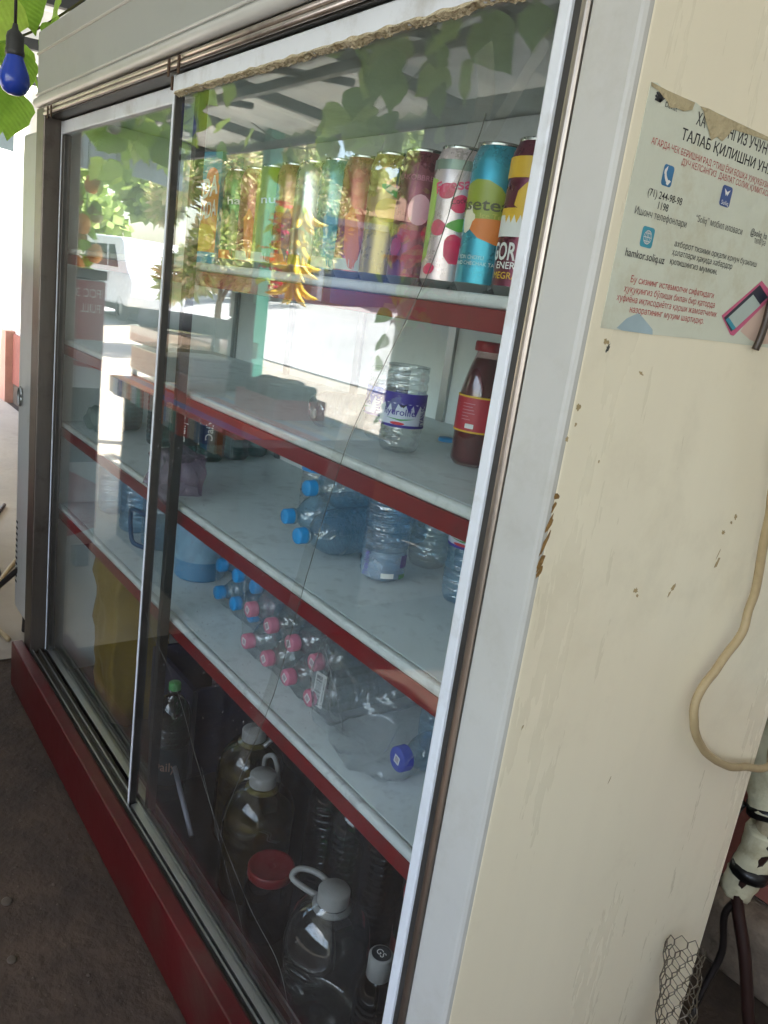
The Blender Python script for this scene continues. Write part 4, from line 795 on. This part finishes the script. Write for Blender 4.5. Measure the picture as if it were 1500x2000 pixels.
for (x, y, z, s_, rx, ry, rz) in ((-2.42, .045, 1.80, .13, -70, 10, 70), (-2.52, .03, 1.86, .12, -95, -20, 40), (-2.3, .0, 2.03, .14, -75, 25, 80), (-2.45, .06, 2.12, .13, -60, -15, 60), (-2.55, .03, 2.0, .12, -80, 30, 95), (-2.48, .08, 1.92, .12, -85, 5, 50), (-2.6, .0, 1.74, .11, -75, 12, 66)):
    ob = bpy.data.objects.new('leaf', LM[int(abs(x * 100)) % 6]); link(ob, vr); ob.location = Vector((x, y, z)) - vr.location; ob.scale = (s_, s_, s_); ob.rotation_euler = (R(rx), R(ry), R(rz))
# ------------------------------------------------------------------ fruit garlands
def fruit_mesh(name, r, h, mt, bend=0.):
    prof = [(.0003, 0), (r * .5, h * .03), (r * .86, h * .18), (r, h * .4), (r * .9, h * .68), (r * .55, h * .9), (.0003, h)]; v, f = lathe_data(prof, 14); v = [(x + bend * math.sin(z / h * math.pi), y, z) for x, y, z in v]
    me = bpy.data.meshes.new(name); me.from_pydata(v, [], f); me.materials.append(mt); me.polygons.foreach_set('use_smooth', [True] * len(me.polygons)); return me
MG = [fruit_mesh('mango', .045, .125, M('mango_%d' % i, c, .45, var=.2, scale=12), .012) for i, c in enumerate(('#c08c3c', '#b59a4a', '#8f8a3a'))]
BN = fruit_mesh('banana', .023, .2, M('banana_yellow', '#e3c012', .4, var=.1, scale=8), .045)
def garland(pt, length, label, kind, n, seed):
    q = random.Random(seed); g = thing('fruit_garland', pt, label, 'garland', group='artificial fruit garlands')
    tube('string', [(0, 0, .4), (0, .0, 0), (.01, 0, -length)], .004, M('green_string', '#3f5c22', .7), g, 5, 4)
    for i in range(n):
        t = -length * (i + .3) / n
        if kind == 'mango':
            ob = bpy.data.objects.new('mango', MG[q.randrange(3)]); link(ob, g); a = i * 2.3 + q.uniform(-.4, .4); ob.location = (.055 * math.cos(a), .055 * math.sin(a), t - .1); ob.rotation_euler = (q.uniform(-.3, .3), q.uniform(-.3, .3), q.uniform(0, 6))
        elif kind == 'banana':
            for k in range(9):
                a = k * .7 + q.uniform(-.25, .25); ob = bpy.data.objects.new('banana', BN); link(ob, g); ob.rotation_euler = (0, R(q.uniform(112, 160)), a); ob.location = (.03 * math.cos(a), .03 * math.sin(a), t)
        else:
            for k in range(4):
                v = []; f = []; a0 = q.uniform(0, 6.28); c = Vector((q.gauss(0, .05), q.gauss(0, .05), t + q.uniform(-.05, .05)))
                for p in range(6):
                    a = a0 + p * 1.047; v += [tuple(c), tuple(c + Vector((.045 * math.cos(a - .4), .045 * math.sin(a - .4), .02))), tuple(c + Vector((.06 * math.cos(a), .06 * math.sin(a), -.01 + q.uniform(-.02, .03)))), tuple(c + Vector((.045 * math.cos(a + .4), .045 * math.sin(a + .4), .02)))]; f.append((4 * p, 4 * p + 1, 4 * p + 2, 4 * p + 3))
                mesh('flower', v, f, M('flower_red', '#b3162f', .6, var=.2, trans=.3), g)
        for k in range(3 if kind != 'flower' else 2):
            ob = bpy.data.objects.new('leaf', LM[q.randrange(6)]); link(ob, g); ob.location = (q.gauss(0, .03), q.gauss(0, .03), t + .03); s = q.uniform(.06, .1); ob.scale = (s, s, s); ob.rotation_euler = (R(q.gauss(-60, 40)), 0, R(q.uniform(0, 360)))
    return g
garland((-4.86, -.905, 1.86), .74, 'garland of dull orange mangoes hanging beside the red freezer', 'mango', 9, 1)
garland((-5.25, -.86, 1.9), .9, 'second mango garland further from the fridge', 'mango', 9, 2)
garland((-4.37, -2.2, 1.93), .62, 'bright yellow banana garland hanging at the awning edge', 'banana', 4, 3)
garland((-4.62, -2.2, 1.88), .6, 'garland of red flowers beside the bananas', 'flower', 5, 4)
garland((-2.9, -2.05, 1.75), .6, 'garland of red flowers near the nearest teal post', 'flower', 5, 5)
garland((-2.65, -1.98, 1.7), .5, 'garland of red flowers right of the nearest teal post', 'flower', 4, 6)

# ================================================================== TABLE AND WHAT STANDS ON IT
tb = thing('counter_table', (-2.6, -.93, 0), 'long counter table with striped oilcloth in front of the fridge', 'table')
tw = M('table_grey', '#8b8f92', .5); box('top', (-.7, -.325, .79), (.7, .325, .822), tw, tb, .004)
for x in (-.66, .66):
    for y in (-.25, .24): box('leg', (x - .0195, y - .02, 0), (x + .0115, y + .02, .7895), tm, tb)
boxes('front_panel', [((-.69, .27, .02), (.69, .285, .789)), ((.672, -.3, .02), (.688, .269, .789)), ((-.69, -.3, .02), (.671, -.285, .789))], M('counter_dark_panel', '#2a3a3e', .6, var=.15), tb)
strp = ['#9fb3c4', '#b3402f', '#c9c4ba', '#3f5fae', '#b86a35', '#2f8a84', '#c0392b', '#7fa3c8', '#d0cdc4']
cl = thing('oilcloth', (-2.6, -.93, .8225), 'striped oilcloth covering the counter table', 'tablecloth'); q = random.Random(9); y = -.345
sm = [M('oilcloth_%d' % i, tuple(min(1, a * 1.5) for a in lin(c)), .22, var=.08, scale=25) for i, c in enumerate(strp)]
while y < .345:
    wd = min(q.uniform(.018, .06), .345 - y); y2 = y + wd; mt = sm[q.randrange(9)] if y > -.12 else sm[q.choice((0, 7, 2, 8))]; box('stripe', (-.715, y, 0), (.715, y2 - .0004, .003), mt, cl); y = y2
for i in range(24): box('hem_stripe', (-.715 + i * .0596, .3455, -.075 - .006 * math.sin(i * 1.3)), (-.715 + (i + 1) * .0596 - .0005, .349, .003), sm[(i * 5 + 2) % 9], cl)
TZ = .8265
for i, (x, y, z, rz) in enumerate(((-2.86, -.90, 0, 6), (-2.87, -.91, .085, 2))):
    b = thing('food_box', (x, y, TZ + z), ['lower white food box on the counter table', 'upper white food box stacked on the other on the counter'][i], 'box', (0, 0, R(rz)), 'white food boxes'); box('tub', (-.1, -.085, 0), (.1, .085, .068), whitepvc, b, .006); box('lid', (-.105, -.09, .0682), (.105, .09, .083), M('grey_lid', '#d5d8da', .4), b, .005)
tr = thing('food_warmer', (-3.28, -1.0, .0), 'metal food warmer cart with clear sides and a rolled towel rail', 'food warmer'); 
box('tray', (-.22, -.26, .84), (.22, .26, .96), M('foil_tray', '#c9bda8', .3, .8, var=.25, scale=12), tr, .006); box('lid', (-.23, -.27, .98), (.23, .27, 1.06), clear('smoked_cover', (.55, .5, .46), f0=.06), tr, .004)
for x in (-.2, .2):
    for y in (-.24, .24): box('leg', (x - .012, y - .012, 0), (x + .012, y + .012, .84), alu, tr)
tag(tube('rolled_towel', [(-3.44, -.76, 1.10), (-3.3, -.95, 1.11), (-3.18, -1.22, 1.10)], .045, M('bluegrey_towel', '#b9bdd0', .9, var=.1, bump=.5, bscale=60), None, 14, 4), 'rolled blue-grey towel lying on the food warmer', 'towel')
pb = thing('cup_dispenser', (-3.02, -1.16, TZ), 'dark box of cups with brown top on the counter', 'dispenser', (0, 0, R(20))); box('body', (-.05, -.05, 0), (.05, .05, .42), M('charcoal_card', '#33353a', .5, var=.15), pb, .003); box('top_box', (-.16, -.05, .34), (-.052, .05, .46), M('brown_card', '#5a463c', .6, var=.2), pb, .003); box('red_base', (-.15, -.045, 0), (-.0505, .045, .19), M('red_card', '#b52833', .5), pb, .003)
q = random.Random(4)
for k in range(5): tube('paper_roll', [(-.1, -.03 + k * .015, .18), (-.1 - q.uniform(.02, .14), -.03 + k * .015, q.uniform(.3, .4))], .017, M('rolled_paper', '#d8d2c8', .7), pb, 9)
bk = thing('red_basket', (-2.42, -1.06, TZ), 'low red basket holding small dark packets on the counter', 'basket'); 
for lo, hi in (((-.17, -.12, 0), (.17, .12, .01)), ((-.17, -.12, .0105), (.17, -.112, .08)), ((-.17, .112, .0105), (.17, .12, .08)), ((-.17, -.1115, .0105), (-.162, .1115, .08)), ((.162, -.1115, .0105), (.17, .1115, .08))): box('panel', lo, hi, M('basket_red', '#b8262f', .4), bk)
for k in range(9):
    b = crumple('snack_packet', (-2.57 + (k % 3) * .1, -1.15 + (k // 3) * .06, TZ + .012), (-2.48 + (k % 3) * .1, -1.09 + (k // 3) * .06, TZ + .13 + .01 * (k % 2)), M('packet_%d' % (k % 3), ('#2e3136', '#5b2026', '#6f7a78')[k % 3], .35, var=.2), 'small packet in the red basket, %s row, %s from the left' % (ordn[k // 3], ordn[k % 3]), 'packet', .006, 30, 4, .8); b['group'] = 'packets in the red basket'
for k, (x, y) in enumerate(((-2.62, -1.17), (-2.68, -1.12), (-2.74, -1.18))):
    c = thing('red_cup', (x, y, TZ), 'red drinking cup on the counter, %s from the basket' % ordn[k], 'cup', group='red cups on the counter'); lathe('cup', [(.0002, 0), (.028, 0), (.038, .11), (.04, .112), (.037, .11), (.027, .003)], M('cup_red', '#c92734', .35), c, 20)
# low white freezer with red top
fz = thing('drinks_freezer', (-3.2, -.2, 0), 'low red and white upright freezer with dark door standing left of the fridge front', 'freezer')
box('body', (-.3, -.21, .12), (.3, .16, 1.26), M('freezer_white', '#c4c6c8', .4, var=.04), fz, .01); box('cap', (-.302, -.212, 1.262), (.302, .162, 1.30), M('freezer_grey', '#55585a', .5), fz, .004)
fn = lambda u, v: (.3035, -.205 + u, v)
decal('red_panel', [(0, 1.02), (.36, 1.02), (.36, 1.255), (0, 1.255)], M('freezer_red', '#a8182a', .35, var=.06), fz, fn, 2)
decal('red_wave', [(0, .40), (.15, .48), (.36, .50), (.36, .14), (.2, .14), (0, .2)], M('freezer_red', '#a8182a'), fz, fn, 2); decal('red_wave', [(0, .90), (.1, .93), (.22, .955), (.36, .95), (.2, .935), (.1, .91)], M('freezer_red', '#a8182a'), fz, fn, 2)
decal('dark_panel', [(0.005, .5), (.35, .5), (.35, .82), (0.005, .82)], M('freezer_black', '#1b1d20', .2), fz, lambda u, v: (.3038, -.205 + u, v), 2)
text('lettering', 'FCC 34', whiteprint, fz, lambda u, v: (.3042, -.19 + u, 1.19 + v), .12, .035, .01); text('lettering', 'FULL', whiteprint, fz, lambda u, v: (.3042, -.19 + u, 1.13 + v), .08, .035, .01)
for x in (-.24, .24):
    for y in (-.17, .12): box('foot', (x - .03, y - .03, 0), (x + .03, y + .03, .12), rubber, fz)

# ================================================================== STREET
def leafcloud(n, blobs, mt_list, name, parent, size, seed, needle=False):
    q = random.Random(seed); A = [Acc() for _ in mt_list]
    for i in range(n):
        bl = blobs[q.randrange(len(blobs))]; d = Vector((q.gauss(0, 1), q.gauss(0, 1), q.gauss(0, 1))).normalized(); p = Vector(bl[0]) + Vector((d.x * bl[1], d.y * bl[1], d.z * bl[2])) * (q.random() ** .45); s = size * q.uniform(.6, 1.4)
        if needle: a = (d + Vector((q.gauss(0, .6), q.gauss(0, .6), q.gauss(-.1, .5)))).normalized(); b = a.cross(Vector((q.random(), q.random(), q.random()))).normalized() * .16
        else: a = Vector((q.gauss(0, 1), q.gauss(0, 1), q.gauss(-.3, .7))).normalized(); b = a.cross(Vector((q.random(), q.random(), q.random()))).normalized() * .45
        A[q.randrange(len(A))].add(([p, p + a * s * .5 + b * s, p + a * s, p + a * s * .5 - b * s], [(0, 1, 2, 3)]))
    for a, mt in zip(A, mt_list):
        if a.v: a.build(name, mt, parent)
bark = M('tree_bark', '#6f5a45', .9, var=.3, scale=12, bump=.8, bscale=20)
def tree(loc, label, H, spread, mats, n, size, seed, needle=False, group='street trees'):
    q = random.Random(seed); t = thing('tree', loc, label, 'tree', group=group); bl = []
    tube('trunk', [(0, 0, -.1), (.05 * H * .2, .03, H * .22), (.0, -.04, H * .45), (.06, 0, H * .75)], [.045 * H * .6 * k for k in (1.1, .95, .8, .7, .6, .55, .5, .42, .36, .3, .25, .2, .16, .12, .1, .08)], bark, t, 9, 5)
    for i in range(9):
        a = i * 2.4; z = H * (.28 + .06 * i); L = spread * q.uniform(.6, 1.); e = Vector((L * math.cos(a), L * math.sin(a), z + H * q.uniform(.02, .16))); tube('limb', [(0, 0, z - .05), tuple(e * .5 + Vector((0, 0, z * .5))), tuple(e)], [.05, .045, .04, .035, .03, .025, .02, .015, .01], bark, t, 5, 4)
        for k in range(2): bl.append((tuple(e + Vector((q.gauss(0, .2), q.gauss(0, .2), q.gauss(.1, .2)))), spread * q.uniform(.25, .42), H * q.uniform(.07, .12)))
    bl.append(((0, 0, H * .88), spread * .4, H * .12)); leafcloud(n, bl, mats, 'crown', t, size, seed, needle)
    return t
pine = [M('pine_a', '#b3ba74', .7, var=.25, trans=.35), M('pine_b', '#97a35a', .7, var=.25, trans=.35), M('pine_dry', '#cbbb90', .75, var=.2, trans=.2)]
grn = [M('foliage_a', '#8ea750', .6, var=.25, trans=.4), M('foliage_b', '#a9ba68', .6, var=.25, trans=.4)]
tree((-12.15, -5.35, 0), 'bushy pale green pine in front of the parked van', 3.6, .85, pine, 10000, .18, 21, True)
tree((-21.5, -11.6, .95), 'feathery pine beyond the first one near the kerb', 4.6, 1.7, pine, 7000, .24, 22, True)
for i, (x, y, h, s, lb) in enumerate(((-27, -6.8, 6.5, 3., 'broad green tree beyond the white van'), (-34, -15.5, 8, 4., 'tall green tree on the far side of the street to the left'), (-25, -17, 6.5, 3., 'green tree behind the blue kiosk'), (-19, -19, 6, 2.6, 'green tree behind the red stall'), (-46, -9, 9, 4.5, 'large distant tree at the end of the street'), (-23, -2.6, 5, 2.4, 'green roadside tree beyond the end of the awning'), (-9.5, -17.5, 6.2, 2.8, 'green tree beside the far white house'))):
    tree((x, y, gh(x, y)), lb, h, s, grn, 6000, .36, 30 + i)
# minivan
vn = thing('minivan', (-18.6, -6.1, gh(0, -6.1)), 'small white minivan parked at the roadside seen from behind', 'van', (0, 0, R(180)))
vw = M('van_white_paint', '#d8dadb', .25, var=.03); vg = M('van_glass', '#1a2530', .08, var=.05)
side = [(-1.62, .34), (1.62, .34), (1.72, .55), (1.70, .95), (1.50, 1.12), (1.18, 1.72), (1.0, 1.80), (-1.5, 1.84), (-1.62, 1.74), (-1.70, 1.0), (-1.70, .5)]
prism('body', [(-a, b) for a, b in side][::-1], 'y', -.68, .68, vw, vn, .05)
def vflat(name, lo, hi, mt, bev=.01): return box(name, lo, hi, mt, vn, bev)
# rear of the van is at local +x after the profile is mirrored: rear plane x = 1.70
prism('rear_window', [(-.52, 1.12), (.52, 1.12), (.47, 1.62), (-.47, 1.62)], 'x', 1.66, 1.712, vg, vn, .012)
vflat('rear_bumper', (1.66, -.7, .36), (1.80, .7, .56), M('van_bumper', '#6f7274', .6), .03)
for s in (-1, 1):
    vflat('tail_light', (1.68, s * .62 - .05, .72), (1.725, s * .62 + .05, 1.0), M('tail_lamp', '#a81420', .2)); vflat('reflector', (1.79, s * .5 - .07, .42), (1.812, s * .5 + .07, .5), M('tail_lamp', '#a81420'))
    for a, b in ((1.45, .75), (.65, -.15), (-.25, -.95)): prism('side_window', [(b + .0, 1.14), (a, 1.14), (a - .03, 1.62), (b + .03 if b > -.9 else b + .25, 1.62)], 'y', s * .665, s * .692, vg, vn)
    for x in (1.08, -1.12):
        wh = thing('wheel', (x, s * .6, .28), None, None, (R(90), 0, 0)); wh.parent = vn
        lathe('tyre', [(.17, -.08), (.26, -.08), (.28, -.06), (.28, .06), (.26, .08), (.17, .08)], rubber, wh, 22); lathe('rim', [(.0005, .05), (.06, .06), (.17, .04), (.175, -.05), (.0005, -.05)], alu, wh, 18)
vflat('number_plate', (1.715, -.24, .62), (1.728, .24, .73), whiteprint, .002); vflat('door_handle', (1.71, -.1, .96), (1.735, .1, 1.0), rubber, .005); vflat('underbody', (-1.4, -.55, .2), (1.6, .55, .345), rubber, .01)
# far side stalls and houses
def house(x, y, rz, sz, wall, roof, label, name='house', cat='house', win=3, flatroof=False):
    h = thing(name, (x, y, gh(x, y) - .1), label, cat, (0, 0, R(rz))); w_, d_, z_ = sz
    box('wall', (-w_ / 2, -d_ / 2, 0), (w_ / 2, d_ / 2, z_), wall, h)
    if flatroof: box('roof', (-w_ / 2 - .3, -d_ / 2 - .2, z_ + .002), (w_ / 2 + .3, d_ / 2 + .5, z_ + .18), roof, h)
    else: prism('roof', [(-w_ / 2 - .4, z_ + .002), (w_ / 2 + .4, z_ + .002), (0, z_ + w_ * .28)], 'y', -d_ / 2 - .4, d_ / 2 + .4, roof, h)
    for i in range(win):
        cx = -w_ / 2 + w_ * (i + .5) / win; wn = box('window', (cx - .4, d_ / 2 + .002, z_ * .38), (cx + .4, d_ / 2 + .05, z_ * .78), whitepvc, h); box('pane', (cx - .34, d_ / 2 + .051, z_ * .41), (cx + .34, d_ / 2 + .06, z_ * .75), vg, wn)
    return h
houses = [(-21.6, -14.9, 28, (3.0, 2.4, 2.3), M('kiosk_blue', '#2f4f8f', .6), M('kiosk_roof', '#6f7c90', .6), 'blue kiosk with white pillars across the street', 'kiosk', 'kiosk', 2, True), (-18.2, -16.2, 24, (2.2, 2.0, 2.2), M('stall_red', '#8f2f2f', .6), M('stall_roof', '#9a5a50', .6), 'red stall next to the blue kiosk', 'stall', 'stall', 1, True),
    (-13.8, -20.5, 20, (6.5, 5, 3.4), M('house_white', '#c9c4bc', .8), M('roof_mauve', '#8a8296', .6), 'white house with mauve gable roof across the street', 'house', 'house', 3, False), (-29, -19, 30, (7, 5, 3.2), M('house_sand', '#b39a78', .8), M('roof_brown', '#7d5f4a', .7), 'sand coloured house with brown roof far across the street', 'house', 'house', 3, False), (-4.5, -22, 5, (8, 5, 3.3), M('house_tan', '#b8a58a', .8), M('roof_grey', '#85868a', .7), 'tan house directly across the street', 'house', 'house', 4, False)]
for h in houses: house(*h)
k = bpy.data.objects['kiosk']
for i in range(4): box('pillar', (-1.5 + i * .9, 1.45, 0), (-1.36 + i * .9, 1.6, 2.3), whitepvc, k)
for i, (x, y, c, lb) in enumerate(((-17.0, -14.9, '#c9c4ba', 'white stall counter across the street'), (-15.6, -15.3, '#d9c98a', 'cream stall counter across the street'), (-18.6, -14.7, '#b8642f', 'orange crate stand before the red stall'))):
    t = thing('stall_counter', (x, y, gh(x, y)), lb, 'counter', (0, 0, R(20))); box('front', (-.6, -.3, .05), (.6, .3, .95), M('counter_%d' % i, c, .6), t, .01); box('top', (-.66, -.36, .952), (.66, .36, 1.0), whitepvc, t, .005)

# ------------------------------------------------------------------ grit on the floor by the plinth
q = random.Random(17); gr = Acc()
for i in range(320):
    x = q.uniform(-2.6, .1); y = -.045 - abs(q.gauss(0, .28)); r_ = q.choice((.0012, .0015, .002, .002, .003, .0045)); v, f = lathe_data([(.0002, -.5), (.8, -.4), (1, 0), (.6, .45), (.0002, .6)], 7); a = q.uniform(0, 6.28); e = q.uniform(.5, 1.)
    gr.add(([(x + (p[0] * math.cos(a) - p[1] * e * math.sin(a)) * r_ * q.uniform(.85, 1.15), y + (p[0] * math.sin(a) + p[1] * e * math.cos(a)) * r_, .002 + (p[2] + .4) * r_ * .7) for p in v], f))
tag(gr.build('gravel', M('grit', '#4a4038', .9, var=.4, scale=90), None, True), 'scattered grit and pebbles on the dirt floor along the red plinth', 'grit', kind='stuff')
for i, (x, y, r_, lb) in enumerate(((-1.02, -.245, .016, 'flattened bottle cap on the floor far along the plinth'), (-.86, -.27, .013, 'dull flattened cap on the floor nearer the camera'))):
    o = lathe('bottle_cap', [(.0002, .004), (r_ * .8, .004), (r_, .001), (r_ * .98, -.002)], M('cap_dull', '#40382f', .6, var=.2), None, 16); o.location = (x, y, .0025); o.scale = (.8, .7, .5); tag(o, lb, 'bottle cap')
tag(tube('wire_scrap', [(-.98, -.30, .004), (-.955, -.31, .008), (-.94, -.30, .005), (-.92, -.315, .006)], .0016, alu, None, 5, 4), 'bent scrap of wire on the floor beside the flattened caps', 'wire')
tag(tube('twig', [(-.75, -.33, .005), (-.72, -.34, .007), (-.69, -.335, .005)], .003, M('twig_bark', '#6b5d4d', .8), None, 6, 3), 'short pale twig on the floor in front of the plinth', 'twig')
